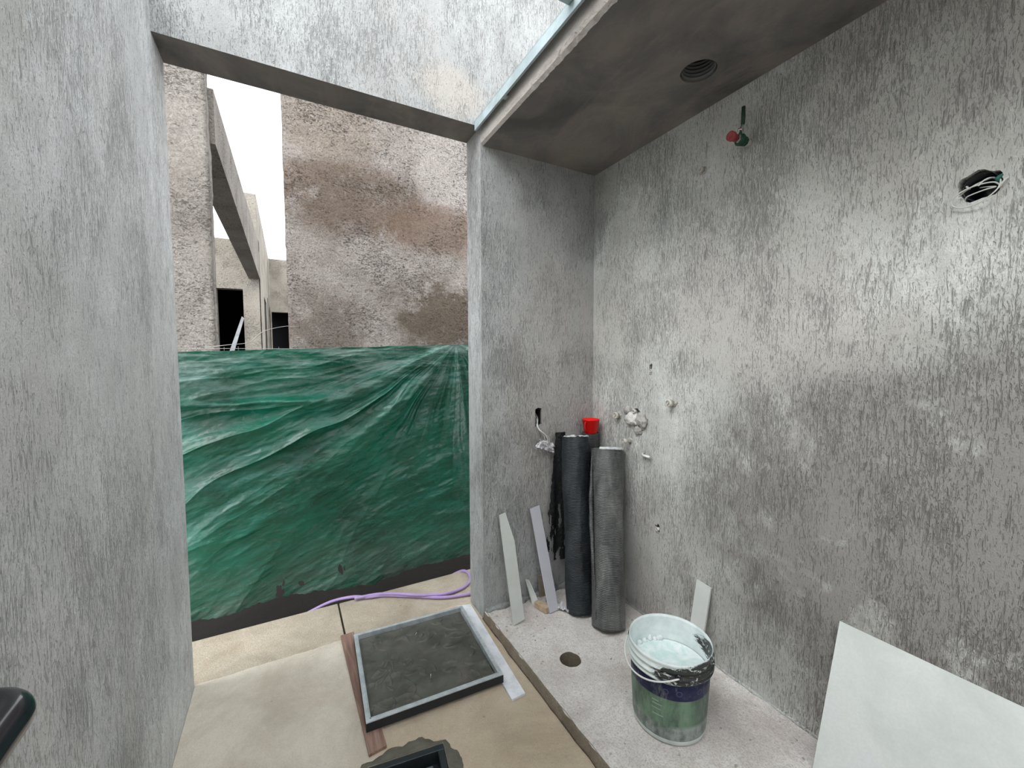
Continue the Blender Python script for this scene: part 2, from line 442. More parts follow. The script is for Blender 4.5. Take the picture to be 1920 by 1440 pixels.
# ------------------------------------------------------------------ structure: the room
# left wall runs along the doorway's left side and towards the viewer
b = NB(); box(b, XL-.18, XL, YB, D+T, -.25, HS); bevel(b, .006)
struct('wall_left', b, M_left)
# wall with the doorway: lintel and the short stub to the right (L-shaped outline)
b = NB()
prism(b, [(XL, D, ZT), (XR, D, ZT), (XR, D, -.25), (XW, D, -.25), (XW, D, H), (XL-.18, D, H), (XL-.18, D, HS+.001), (XL, D, HS+.001)], (0, T, 0)); bevel(b, .005)
wf = struct('wall_front', b, M_front)
sb = NB(); prism(sb, [(1.176, D-.02, .978), (1.221, D-.02, .990), (1.219, D-.02, 1.078), (1.196, D-.02, 1.082), (1.178, D-.02, 1.075)], (0, .12, 0))
carve(wf, [sb])
wf.data.materials.append(M_slab)  # lintel underside takes the darker slab concrete, its shade deepened by colour
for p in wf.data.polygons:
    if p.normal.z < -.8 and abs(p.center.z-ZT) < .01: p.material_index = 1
# right wall
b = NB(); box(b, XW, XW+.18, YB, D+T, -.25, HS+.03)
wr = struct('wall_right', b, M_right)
cut = []
c1 = NB(); rings_blob(c1, .380, 1.786, XW-.01, .043, .037, .13, 3.3, 26, .16); cut.append(c1)
c2 = NB(); rings_blob(c2, 1.463, 1.303, XW-.01, .012, .016, .06, 8.1, 16, .45); cut.append(c2)
c3 = NB(); rings_blob(c3, 1.403, .520, XW-.01, .014, .017, .05, 2.2, 16, .45); cut.append(c3)
c4 = NB(); rings_blob(c4, 1.192, 2.139, XW-.01, .014, .014, .04, 5.2, 16, .3); cut.append(c4)
c5 = NB(); rings_blob(c5, 1.550, 1.076, XW-.01, .020, .016, .035, 6.2, 16, .3); cut.append(c5)
carve(wr, cut)
b = NB(); box(b, XL-.18, XW+.18, YB-.18, YB, -.25, 2.2); struct('wall_rear', b, M_left)
# concrete slab over the niche, ragged lower arris; the recessed spotlight hole with its pipe
def slab():
    b = NB()
    y0, y1 = -.9, D; n = 220
    prof0 = []
    rows = []
    for i in range(n+1):
        y = y0 + (y1-y0)*i/n
        w = max(0, min(1, (1.62-y)/.5)) * .9 + .1
        e1 = .013*w*nz(y*23, 0, 1) + .011*w*nz(y*71, 2, 1)
        e2 = .011*w*nz(y*29, 5, 1) + .010*w*nz(y*83, 3, 4)
        rows.append([b.verts.new(p) for p in ((XR, y, ZS+.096), (XR, y, ZS+.028+e2), (XR+.003+abs(e1)*.5, y, ZS+.010+abs(e1)), (XR+.014+abs(e2), y, ZS), (XW, y, ZS), (XW, y, ZS+.096))])
    for i in range(n):
        A, B = rows[i], rows[i+1]
        for k in range(6):
            b.faces.new((A[k], A[(k+1) % 6], B[(k+1) % 6], B[k]))
    b.faces.new(rows[0]); b.faces.new(rows[-1][::-1])
    return b
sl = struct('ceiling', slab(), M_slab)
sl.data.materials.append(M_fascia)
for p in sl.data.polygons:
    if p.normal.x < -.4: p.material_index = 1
c = NB(); lathe(c, [(0, 0), (.062, 0), (.062, .20), (0, .20)], (1.349, 1.052, ZS-.03), seg=40)
carve(sl, [c])
b = NB()
prof = []
for k in range(12):
    z = .004 + k*.013
    prof += [(.0585, z), (.0585, z+.006), (.053, z+.008), (.053, z+.011)]
prof = prof + [(0, .165)]
lathe(b, prof, (1.349, 1.052, ZS), seg=40)
pp = obj('pipe_sleeve', b, M_pipe, None, True)
tag(pp, 'grey ribbed pipe end set in the round hole of the ceiling slab', 'pipe')

# floors
def floor_piece(name, x0, x1, y0, y1, ztop, mat, zb=-.25, lip=0.0, parent=None):
    """slab whose far and near edges wander a little"""
    b = NB(); n = 60; top = []; bot = []
    xs = [x0+(x1-x0)*i/n for i in range(n+1)]
    far = [(x, y1+lip*nz(x*9, y1, 0)+lip*.6*nz(x*31, y1, 3)) for x in xs]
    out = far + [(x1, y0), (x0, y0)]
    prism(b, [(x, y, zb) for x, y in out], (0, 0, ztop-zb))
    es = [e for e in b.edges if all(abs(v.co.z-ztop) < 1e-6 for v in e.verts)]
    bmesh.ops.bevel(b, geom=es, offset=.003, segments=1, affect='EDGES')
    return struct(name, b, mat, parent)
fl = floor_piece('floor', XL, XR, YB, D+T, 0.0, M_floor, lip=.012)
nf = floor_piece('floor_niche', XR+.004, XW, YB, D, NF, M_niche)
# drain recess in the floor and the round waste hole in the niche
DA = math.radians(-8)
DC = Vector((.3025, 1.222, 0)); DR = Matrix.Rotation(DA, 3, 'Z')
c = NB(); obox(c, DC+Vector((0, 0, -.02)), .250, .250, .16, DR); carve(fl, [c])
c = NB()
pts = []
for k in range(28):
    a = 2*PI*k/28; q = 1+.10*nz(math.cos(a)*2, math.sin(a)*2, 4.4)
    pts.append((1.050+.046*math.cos(a)*q, 1.402+.046*math.sin(a)*q, NF+.02))
prism(c, pts, (0, 0, -.24)); carve(nf, [c])
nf.data.materials.append(M_kerb)  # darker colour inside the waste hole paints in its shade
for p in nf.data.polygons:
    if math.hypot(p.center.x-1.05, p.center.y-1.402) < .06: p.material_index = 1
# rendered kerb strip along the step
b = NB(); n = 120
rows = []
for i in range(n+1):
    y = YB+(D-.0-YB)*i/n
    e = .004*nz(y*14, 0, 0)+.003*nz(y*47, 1, 0)
    f = .006*nz(y*11, 4, 0)+.004*nz(y*39, 6, 0)
    rows.append([b.verts.new(p) for p in ((XR-.010+f, y, 0.0015), (XR-.004+e, y, .006), (XR+.001+e, y, NF-.004), (XR+.008+e, y, NF+.001), (XR+.02, y, NF-.01), (XR+.02, y, 0.0015))])
for i in range(n):
    for k in range(6): b.faces.new((rows[i][k], rows[i][(k+1) % 6], rows[i+1][(k+1) % 6], rows[i+1][k]))
b.faces.new(rows[0]); b.faces.new(rows[-1][::-1])
struct('trim_1', b, M_kerb, None, True)
# cement fillet where stub and niche floor meet
b = NB()
rows = []
for i in range(81):
    x = XR+.01+(XW-XR-.01)*i/80
    e = .014+.010*nz(x*17, 0, 9)+.006*nz(x*60, 2, 9)
    rows.append([b.verts.new(p) for p in ((x, D-.0005, NF+e*1.3), (x, D-e*.5, NF+e*.45), (x, D-e*1.9, NF+.0005), (x, D-.0005, NF-.004))])
for i in range(80):
    for k in range(4): b.faces.new((rows[i][k], rows[i][(k+1) % 4], rows[i+1][(k+1) % 4], rows[i+1][k]))
b.faces.new(rows[0]); b.faces.new(rows[-1][::-1])
struct('baseboard_front', b, M_front, None, True)
b = NB(); rows = []
for i in range(161):
    y = YB+(D-YB)*i/160
    e = .006+.005*nz(y*17, 3, 9)+.004*nz(y*60, 2, 1)
    rows.append([b.verts.new(p) for p in ((XW-.0005, y, NF+e*1.2), (XW-e*.5, y, NF+e*.45), (XW-e*1.8, y, NF+.0005), (XW-.0005, y, NF-.004))])
for i in range(160):
    for k in range(4): b.faces.new((rows[i][k], rows[i][(k+1) % 4], rows[i+1][(k+1) % 4], rows[i+1][k]))
b.faces.new(rows[0]); b.faces.new(rows[-1][::-1])
struct('baseboard_right', b, M_right, None, True)

# paving outside the doorway, in cast slabs with open joints; soil below and beyond
pv = bpy.data.objects.new('paving', None); C.objects.link(pv); pv['kind'] = 'structure'
for k, (x0, x1) in enumerate([(-1.35, -.46+.0), (-.455, .213), (.222, 1.02), (1.028, 1.9)]):
    b = NB(); box(b, x0, x1, D+T+.004, 2.452+.01*nz(k, 3, 1), -.12, -.024+.0015*(k % 2)); bevel(b, .004)
    obj('paving_slab', b, M_paver, pv)
b = NB(); box(b, .243, .247, D+T+.006, 2.432, -.0085, -.0070)
b.free()
b = NB(); box(b, -14, 14, 2.3, 32, -.6, -.20); struct('ground', b, M_soil)
b = NB(); box(b, -14, 14, D+T, 2.45, -.6, -.121); struct('ground_bed', b, M_soil)

# steel profile of the skylight along the slab edge, with its cross bar
t = thing('skylight_frame', 'pale blue-grey steel skylight frame fixed along the ceiling slab edge', 'frame', (XR-.02, 1.0, 2.45))
b = NB(); box(b, XR-.031, XR-.021, -.9, D-.001, 2.446, 2.492); box(b, XR-.031, XR-.002, -.9, D-.001, 2.484, 2.492); bevel(b, .0015)
obj('edge_rail', b, M_flash, t)
b = NB(); box(b, XL+.001, XR-.0315, 1.105, 1.140, 2.478, 2.512); bevel(b, .002); obj('cross_bar', b, M_flash, t)
for yy in (1.62, .9, .3):
    b = NB(); box(b, XR-.021, XR+.001, yy-.012, yy+.012, 2.456, 2.462); obj('bracket', b, M_galv, t)

# ------------------------------------------------------------------ outside: neighbours seen through the doorway
def wob_wall(name, x0, x1, z0, z1, y, th, mat, parent, amp=.02, nx=120, nz_=150):
    """thick rough-rendered wall, its front face and edges uneven"""
    b = NB(); V = {}
    for j in range(nz_+1):
        for i in range(nx+1):
            x = x0+(x1-x0)*i/nx; z = z0+(z1-z0)*j/nz_
            e = amp*(nz(x*2.2, z*2.2, 1)+.45*nz(x*7, z*7, 2)+.22*nz(x*24, z*24, 3)+.12*nz(x*60, z*60, 4))
            ex = 0
            if i in (0, nx): ex = amp*.35*nz(x, z*5, 5)+amp*.3*nz(x, z*22, 6)
            V[i, j] = b.verts.new((x+ex, y+e, z))
    for j in range(nz_):
        for i in range(nx):
            b.faces.new((V[i, j], V[i+1, j], V[i+1, j+1], V[i, j+1]))
    ring = [V[i, 0] for i in range(nx+1)]+[V[nx, j] for j in range(1, nz_+1)]+[V[i, nz_] for i in range(nx-1, -1, -1)]+[V[0, j] for j in range(nz_-1, 0, -1)]
    back = [b.verts.new((v.co.x, y+th, v.co.z)) for v in ring]
    m = len(ring)
    for k in range(m): b.faces.new((ring[k], back[k], back[(k+1) % m], ring[(k+1) % m]))
    b.faces.new(back)
    return obj(name, b, mat, parent, False)
o = wob_wall('garden_wall', .026, 3.2, -.3, 4.3, 3.5, .25, M_brown, None)
for p in o.data.polygons: p.use_smooth = len(p.vertices) == 4
tag(o, 'tall rough cement wall with brown damp stains beyond the green tarp', 'wall')
bd = thing('unfinished_building', 'unfinished grey concrete building beyond tarp, with rough pillar and open doorways', 'building', (-.6, 6, -.2))
o = wob_wall('pillar', -1.9, -.422, -.3, 4.2, 3.5, .155, M_pale, bd, .014, 60, 130)
for p in o.data.polygons: p.use_smooth = len(p.vertices) == 4
b = NB()
prism(b, [(-.595, 3.67, 2.873), (-.392, 3.67, 2.873), (-.392, 3.67, 3.26), (-.595, 3.67, 3.26)], (0, 0, 0)) if False else None
vv = [b.verts.new(p) for p in ((-.595, 3.66, 2.873), (-.392, 3.66, 2.873), (-.392, 3.66, 3.25), (-.595, 3.66, 3.25), (-.565, 9.2, 2.873), (-.382, 9.2, 2.873), (-.382, 9.2, 3.54), (-.565, 9.2, 3.54))]
for f in ((0, 1, 2, 3), (4, 7, 6, 5), (0, 4, 5, 1), (1, 5, 6, 2), (2, 6, 7, 3), (3, 7, 4, 0)): b.faces.new([vv[i] for i in f])
bevel(b, .01); obj('beam', b, M_pale, bd)
# cross wall with its doorway (room behind is closed and dark)
b = NB()
prism(b, [(-3.4, 9.2, -.2), (-1.07, 9.2, -.2), (-1.07, 9.2, 2.66), (-.662, 9.2, 2.67), (-.662, 9.2, -.2), (-.378, 9.2, -.2), (-.378, 9.2, 3.555), (-3.4, 9.2, 3.555)], (0, .2, 0)); bevel(b, .01)
obj('cross_wall', b, M_cream, bd)
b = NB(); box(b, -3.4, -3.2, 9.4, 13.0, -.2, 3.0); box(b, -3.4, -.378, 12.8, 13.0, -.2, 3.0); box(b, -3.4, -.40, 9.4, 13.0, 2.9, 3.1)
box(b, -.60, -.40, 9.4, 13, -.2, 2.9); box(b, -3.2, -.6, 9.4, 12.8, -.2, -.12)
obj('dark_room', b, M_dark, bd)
# upper storey along the same line and the side wall below it with its opening
b = NB(); box(b, -.60, -.384, 8.8, 15.2, 3.53, 4.30)
for v in b.verts:
    if v.co.y > 12 and v.co.z > 4: v.co.z = 4.54
bevel(b, .01); obj('upper_wall', b, M_cream, bd)
b = NB(); prism(b, [(-.384, 9.2, -.2), (-.384, 10.75, -.2), (-.384, 10.75, 2.76), (-.384, 12.05, 2.76), (-.384, 12.05, -.2), (-.384, 15.2, -.2), (-.384, 15.2, 3.55), (-.384, 9.2, 3.55)], (-.014, 0, 0))
obj('side_wall', b, M_cream, bd)
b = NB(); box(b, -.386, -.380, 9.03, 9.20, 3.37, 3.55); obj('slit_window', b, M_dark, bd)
b = NB()
prism(b, [(-.36, 14, -.2), (-.328, 14, -.2), (-.328, 14, 2.757), (.098, 14, 2.76), (.098, 14, -.2), (2.2, 14, -.2), (2.2, 14, 4.28), (-.36, 14, 4.28)], (0, .2, 0)); obj('rear_wall', b, M_cream, bd)
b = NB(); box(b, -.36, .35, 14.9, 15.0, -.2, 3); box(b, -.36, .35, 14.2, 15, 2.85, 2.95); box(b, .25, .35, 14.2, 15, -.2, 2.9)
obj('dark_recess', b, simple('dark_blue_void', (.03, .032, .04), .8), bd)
b = NB(); prism(b, [(-1.44, 8.9, -.2), (-1.29, 8.9, -.2), (-.655, 9.13, 2.13), (-.69, 9.13, 2.16)], (0, .03, 0))
o = obj('board', b, simple('grey_board', (.42, .43, .45), .7, var=.3)); tag(o, 'grey board leaning across the dark doorway of the far building', 'board')

# ------------------------------------------------------------------ green tarp and its wire fence
def tarp():
    nu, nv = 560, 420
    x0, x1 = -.80, 1.50
    P = np.zeros((nv, nu, 3)); A = np.zeros((nv, nu))
    cx, cz = .97, 1.452
    for j in range(nv):
        for i in range(nu):
            x = x0+(x1-x0)*i/(nu-1)
            top = 1.403+.041*x + .004*nz(x*6, 1, 1)
            top -= .018*max(0, x-cx)
            bot = .034+.018*nz(x*3.1, 0, 2)+.012*nz(x*13, 0, 4)+.007*nz(x*45, 0, 5) - .03*math.exp(-((x-.42)/.25)**2)
            q = j/(nv-1); z = bot+(top-bot)*q
            dx, dz = cx-x, cz-z
            r = math.hypot(dx, dz)
            th = math.atan2(dz, dx) if r > 1e-5 else 0
            th += .12*nz(x*1.1, z*1.1, 7) + .03*nz(x*4, z*4, 8)
            amp = min(1, r/.5)*.034
            if x > cx: amp *= max(.2, 1-(x-cx)*2.5)
            sh = lambda v: (1-abs(v)**.7*2.1)
            steep = max(0, min(1, (th-.75)/.35))                 # calm below the anchor corner
            calm = 1-.85*steep*min(1, r/.75)
            h = amp*calm*(2.6*nz(th*3.6, r*.35, 11) + 1.0*sh(nz(th*6.5+.4, r*.6, 21)) + .30*sh(nz(th*15, r*1.1, 31))*min(1, .35/max(r, .2)+.35))
            # tight horizontal gathers below the top hem
            g = max(0, min(1, (z-1.05)/.3))
            h += g*.011*sh(nz(x*.9, (z-.05*x)*19, 51))*min(1, r/.3)
            # hard horizontal crease on the left
            zc = 1.125+.05*max(0, x+.1)+.012*nz(x*5, 0, 9)
            g2 = max(0, 1-max(0, x+.02)/.25)
            h += g2*.030*math.exp(-((z-zc)/.017)**2) - g2*.034*math.exp(-((z-zc+.075)/.05)**2)
            zd = z-.38*x
            h += .013*nz(x*2.4, zd*7, 60)+.0045*sh(nz(x*2.2, zd*8, 64))+.008*nz(x*6, zd*17, 61)+.0016*sh(nz(x*6, zd*30, 65))+.0036*nz(x*16, zd*42, 62)+.0012*nz(x*50, zd*95, 63)
            h -= .05*max(0, .25-q)*math.sin(x*9+1)  # bottom hem floats loosely
            P[j, i] = (x, 2.545-h, z)
    tears = [(-.070, .045, .020, .075), (.242, .125, .017, .026), (.035, .085, .014, .014), (.62, .05, .01, .01)]
    def keep(i, j):
        x, _, z = P[j, i]
        for tx, tz, rx, rz in tears:
            k = math.hypot((x-tx)/rx, (z-tz)/rz) + .8*nz(x*70, z*40, 3)
            if k < 1: return False
        return True
    me = grid_mesh('tarp', P, nu, nv, keep)
    for p in me.polygons: p.use_smooth = True
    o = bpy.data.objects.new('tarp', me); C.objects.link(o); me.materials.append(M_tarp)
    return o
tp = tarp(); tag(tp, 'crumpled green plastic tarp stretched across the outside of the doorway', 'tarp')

fc = thing('wire_fence', 'thin hexagonal wire mesh fence holding up the green tarp', 'fence', (.3, 2.6, -.2))
def hexwire():
    b = NB(); a = .036; hh = a*math.sqrt(3)/2
    def seg(p, q, r=.0008):
        p, q = Vector(p), Vector(q); d = (q-p); L = d.length; d.normalize()
        s = d.cross(Vector((0, 1, 0))).normalized()*r; f = Vector((0, r, 0))
        A = [b.verts.new(p+v) for v in (s-f*.6, -s-f*.6, f)]; B = [b.verts.new(q+v) for v in (s-f*.6, -s-f*.6, f)]
        for k in range(3): b.faces.new((A[k], A[(k+1) % 3], B[(k+1) % 3], B[k]))
    def W(x, z):
        return (x+.006*nz(x*8, z*8, 1), 2.63+.012*nz(x*3, z*3, 5), z+.010*nz(x*5, z*7, 3))
    cols = int(2.2/(2*hh)); rows = int(1.40/(1.5*a))
    for r in range(rows):
        for c_ in range(cols):
            x = -.75+c_*2*hh+(hh if r % 2 else 0); z = .07+r*1.5*a
            top = 1.445+.02*nz(x*4, 0, 0) - (.03 if x > .2 else 0)
            if z+a*1.5 > top: continue
            p0 = W(x, z); p1 = W(x+hh, z+a*.5); p2 = W(x-hh, z+a*.5); p3 = W(x+hh, z+a*1.5)
            seg(p0, p1); seg(p0, p2); seg(p1, p3)
    return b
o = obj('wire_mesh', hexwire(), M_wmesh, fc); o['kind'] = 'stuff'
b = NB(); tube(b, smoothpath([(-.36, 2.62, 1.41), (-.26, 2.59, 1.425), (-.17, 2.60, 1.44), (-.10, 2.60, 1.50), (.0, 2.6, 1.53), (.05, 2.6, 1.53)], 6), .0014, 5); obj('loose_wire', b, M_wmesh, fc)
b = NB(); tube(b, smoothpath([(-.75, 2.59, 1.395), (-.3, 2.59, 1.405), (.3, 2.59, 1.41), (1.4, 2.59, 1.43)], 8), .0013, 5); obj('loose_wire', b, M_wmesh, fc)
for x in (-.72, 1.42):
    b = NB(); tube(b, [(x, 2.665, -.25), (x, 2.665, 1.47)], .02, 12); obj('post', b, M_galv, fc, True)

# violet hose on the paving
zz_ = -.013
b = NB(); tube(b, smoothpath([(1.22, 2.11, zz_), (1.05, 2.14, zz_), (.887, 2.166, zz_), (.746, 2.206, zz_), (.60, 2.300, zz_), (.457, 2.390, zz_), (.372, 2.412, zz_+.002), (.292, 2.455, zz_+.004), (.18, 2.50, -.03), (.05, 2.53, -.08)], 8), .0085, 12)
o = obj('hose', b, M_hose, None, True); tag(o, 'thin violet garden hose, its loop and straight run lying on the outdoor paving', 'hose')
b = NB(); tube(b, smoothpath([(.30, 2.426, -.005), (.42, 2.405, -.004), (.52, 2.352, -.002), (.617, 2.280, .000), (.70, 2.242, -.002), (.761, 2.228, -.008), (.863, 2.237, -.012), (.935, 2.28, -.013), (.972, 2.34, -.013), (.975, 2.41, -.013), (.94, 2.46, -.03), (.80, 2.54, -.12)], 8), .0085, 12)
o2 = obj('hose_loop', b, M_hose, o, True)

# ------------------------------------------------------------------ mortar-filled steel cover lying on two tile strips
CT = Vector((.4953, 1.7375, 0)); RZ = Matrix.Rotation(math.radians(-3.2), 3, 'Z')
def loc2(x, y, z): return CT + RZ @ Vector((x, y, z))
def barbox(b, x0, x1, y0, y1, z0, z1):
    obox(b, loc2((x0+x1)/2, (y0+y1)/2, (z0+z1)/2), x1-x0, y1-y0, z1-z0, RZ)
t = thing('mortar_filled_cover', 'square galvanised manhole cover frame filled with dark wet mortar, lying in the doorway', 'cover', loc2(0, 0, .011))
hw, hl, z0, z1 = .269, .266, .0112, .047
M_side = simple('dark_frame_side', (.03, .034, .038), .5, .3)
for (x0, x1, y0, y1) in ((-hw, hw, hl-.004, hl), (-hw, hw, -hl, -hl+.004), (-hw, -hw+.004, -hl+.0045, hl-.0045), (hw-.004, hw, -hl+.0045, hl-.0045)):
    b = NB(); side = NB(); barbox(side, x0, x1, y0, y1, z0, z1-.0032)
    if x1-x0 > .1:
        k = 1 if y0 > 0 else -1
        yy = sorted((k*hl, k*(hl-.014))); barbox(b, x0, x1, yy[0], yy[1], z1-.003, z1)
    else:
        k = 1 if x0 > 0 else -1
        xx = sorted((k*hw, k*(hw-.014))); barbox(b, xx[0], xx[1], -hl+.0142, hl-.0142, z1-.003, z1)
    fs = obj('frame_side', b, M_galv, t); obj('outer_plate', side, M_side, fs)
    b = NB()
    if x1-x0 > .1: yy = sorted((k*(hl-.0145), k*(hl-.0175))); barbox(b, -hw+.018, hw-.018, yy[0], yy[1], z0+.004, z1+.0015)
    else: xx = sorted((k*(hw-.0145), k*(hw-.0175))); barbox(b, xx[0], xx[1], -hl+.018, hl-.018, z0+.004, z1+.0015)
    obj('inner_lip', b, M_galv, fs)
def mortar():
    n = 300; w, l = .2505, .2475
    X, Y = np.meshgrid(np.linspace(-w, w, n), np.linspace(-l, l, n))
    Hh = np.zeros_like(X)
    r_ = np.random.default_rng(11)
    for k in range(95):
        cx, cy = r_.uniform(-w, w), r_.uniform(-l, l); R = r_.uniform(.022, .075); a0 = r_.uniform(0, 2*PI); span = r_.uniform(.5, 1.3)
        d = np.hypot(X-cx, Y-cy); a = np.angle(np.exp(1j*(np.arctan2(Y-cy, X-cx)-a0)))
        win = np.clip(1-np.abs(a)/span, 0, 1)**.6
        k1 = r_.uniform(.003, .0085)
        prof = np.where(d < R, np.exp(-((R-d)/.012)**2), np.exp(-((d-R)/.0018)**2))
        Hh += win*k1*prof
    for k in range(16):
        cx, cy = r_.uniform(-w, w), r_.uniform(-l, l); Hh += r_.uniform(-.003, .003)*np.exp(-(((X-cx)/.07)**2+((Y-cy)/.04)**2))
    for (hx, hy) in ((-.002, .128), (-.006, -.155)):
        q = np.hypot(X-hx, Y-hy); Hh += .003*np.exp(-(q/.02)**2)*(1+.8*np.sin(X*700)*np.cos(Y*600))
    Hh += np.random.default_rng(2).normal(0, .00012, X.shape)
    edge = np.minimum(w-np.abs(X), l-np.abs(Y)); Hh -= .006*np.exp(-(edge/.010)**2)
    Hh = np.clip(Hh, -.007, .0115); Z = .0325+Hh
    P = np.zeros((n, n, 3)); c_, s_ = RZ[0][0], RZ[1][0]
    P[..., 0] = CT.x + c_*X - s_*Y; P[..., 1] = CT.y + s_*X + c_*Y; P[..., 2] = Z
    return grid_mesh('mortar', P, n, n)
def wet_mat():
    n = NT('wet_mortar')
    base = n.ramp(n.noise(n.co, 14, 6, .6, .5), [(.3, (.065, .065, .053)), (.6, (.115, .115, .098))])
    base = n.mix(n.ramp(n.noise(n.map(loc=(1, 1, 1)), 9, 4), [(.55, 0), (.7, .4)]), base, (.19, .165, .15))
    n.color(base); n.rough(.36); n.bump(n.noise(n.co, 220, 3), .3, .002); return n.m
M_wet = wet_mat()
o = obj('mortar', mortar(), M_wet, t, True)
b = NB(); barbox(b, -.2505, .2505, -.2475, .2475, .013, .0255); obj('backing_plate', b, M_galv, t)
for hx, hy, rot in ((-.002, .128, .4), (-.006, -.155, 1.2)):
    b = NB(); dx, dy = .007*math.cos(rot), .007*math.sin(rot)
    tube(b, smoothpath([loc2(hx-dx*1.2, hy-dy*1.2, .036), loc2(hx-dx, hy-dy, .052), loc2(hx, hy, .062), loc2(hx+dx, hy+dy, .052), loc2(hx+dx*1.2, hy+dy*1.2, .036)], 6), .0016, 8)
    obj('lifting_loop', b, M_chrome, t, True)

def flat_strip(name, pts, z0, z1, mat, label, cat='tile'):
    b = NB(); prism(b, [(x, y, z0) for x, y in pts], (0, 0, z1-z0)); bevel(b, .0012, 1)
    o = obj(name, b, mat); return tag(o, label, cat)
flat_strip('tile_strip', [(.191, 2.098), (.206, 1.398), (.266, 1.405), (.252, 2.100)], .0008, .0105, M_plank, 'brown wood-look tile strip under the left side of the mortar cover')
flat_strip('tile_strip', [(.779, 2.052), (.739, 1.366), (.801, 1.368), (.846, 2.036)], .0008, .0105, M_wstrip, 'whitish tile strip under the right side of the mortar cover')

# ------------------------------------------------------------------ floor drain with fresh cement around it
t = thing('floor_drain', 'dark square recessed floor drain set in fresh grey cement at bottom edge', 'drain', (DC.x, DC.y, -.05))
def dl(x, y, z): return DC + DR @ Vector((x, y, z))
M_drain = simple('dark_drain_metal', (.045, .055, .06), .4, .5, (60, .2, .002), var=.3, vs_=30)
M_drain2 = simple('grey_drain_tray', (.17, .20, .21), .35, .6, var=.25, vs_=20)
q = .1235
for (x0, x1, y0, y1) in ((-q, q, q-.022, q), (-q, q, -q, -q+.022), (-q, -q+.022, -q+.022, q-.022), (q-.022, q, -q+.022, q-.022)):
    b = NB(); obox(b, dl((x0+x1)/2, (y0+y1)/2, -.022), x1-x0, y1-y0, .048, DR); bevel(b, .0015, 1); obj('frame_side', b, M_drain, t)
b = NB(); obox(b, dl(0, 0, -.055), .246, .246, .02, DR); obj('tray', b, M_drain, t)
b = NB(); obox(b, dl(0, 0, -.034), .165, .165, .02, DR); bevel(b, .003, 1); obj('inner_cover', b, M_drain2, t)
for s in (-1, 1):
    b = NB(); obox(b, dl(0, s*.065, -.022), .14, .008, .006, DR); obj('cover_rib', b, M_drain2, t)
b = NB(); outer = []; inner = []
N_ = 96
for k in range(N_):
    a = 2*PI*k/N_; ca, sa = math.cos(a), math.sin(a)
    sq = .1255/max(abs(ca), abs(sa))
    wv = sq*.62+.060+.022*nz(ca*2.2, sa*2.2, 3)+.010*nz(ca*8, sa*8, 5)
    wv = max(wv+.03, sq+.012)
    outer.append(b.verts.new(dl(ca*wv, sa*wv, .0006))); inner.append(b.verts.new(dl(ca*sq, sa*sq, .0025)))
mid = [b.verts.new(v.co.lerp(w.co, .5)+Vector((0, 0, .003))) for v, w in zip(outer, inner)]
for k in range(N_):
    k2 = (k+1) % N_
    b.faces.new((outer[k], outer[k2], mid[k2], mid[k])); b.faces.new((mid[k], mid[k2], inner[k2], inner[k]))
M_damp = simple('damp_cement', (.155, .15, .12), .75, 0, (60, .7, .006), var=.4, vs_=12)
obj('cement_collar', b, M_damp, t, True)

# ------------------------------------------------------------------ paint bucket
BC = Vector((1.190, .996, NF)); BH = .302
t = thing('paint_bucket', 'white paint bucket with navy and green label, black smears round the collar', 'bucket', BC)
def rr(z): return .1235+(.1400-.1235)*z/BH
b = NB()
prof = [(0, .002), (.117, .002), (.1225, .006), (rr(.03), .03), (rr(.2), .2), (rr(.205), .2052), (rr(.23)+.001, .23),
        (.1395, .231), (.146, .234), (.147, .238), (.1415, .2405), (.1415, .247), (.147, .249), (.1475, .2535), (.1415, .256),
        (.1415, .268), (.1445, .270), (.1450, .2745), (.1415, .277), (.1415, .2885), (.1425, .2915), (.1405, BH), (.1380, .290), (.1370, .262), (.1350, .258), (.1335, .2), (.124, .03), (.120, .008), (0, .008)]
lathe(b, prof, BC, seg=96)
def pail_mat():
    n = NT('pail_body')
    z = n.sep()[2]; 
    base = n.ramp(n.noise(n.co, 18, 5, .6), [(.35, (.66, .74, .73)), (.65, (.82, .88, .87))])
    # black paint smeared over the rings, mostly on the near side
    sm = n.math('MULTIPLY', n.blob((BC.x+.03, BC.y-.16, BC.z+.258), (.24, .20, .046)), n.ramp(n.noise(n.map((1, 1, 3.0)), 26, 8, .78, 1), [(.40, .0), (.54, 3.5)]))
    base = n.mix(n.ramp(sm, [(.12, 0), (.35, .97)]), base, (.015, .015, .013))
    n.color(base); n.rough(.35); n.bump(n.noise(n.co, 45, 4), .35, .004); return n.m
o = obj('pail', b, pail_mat(), t, True)
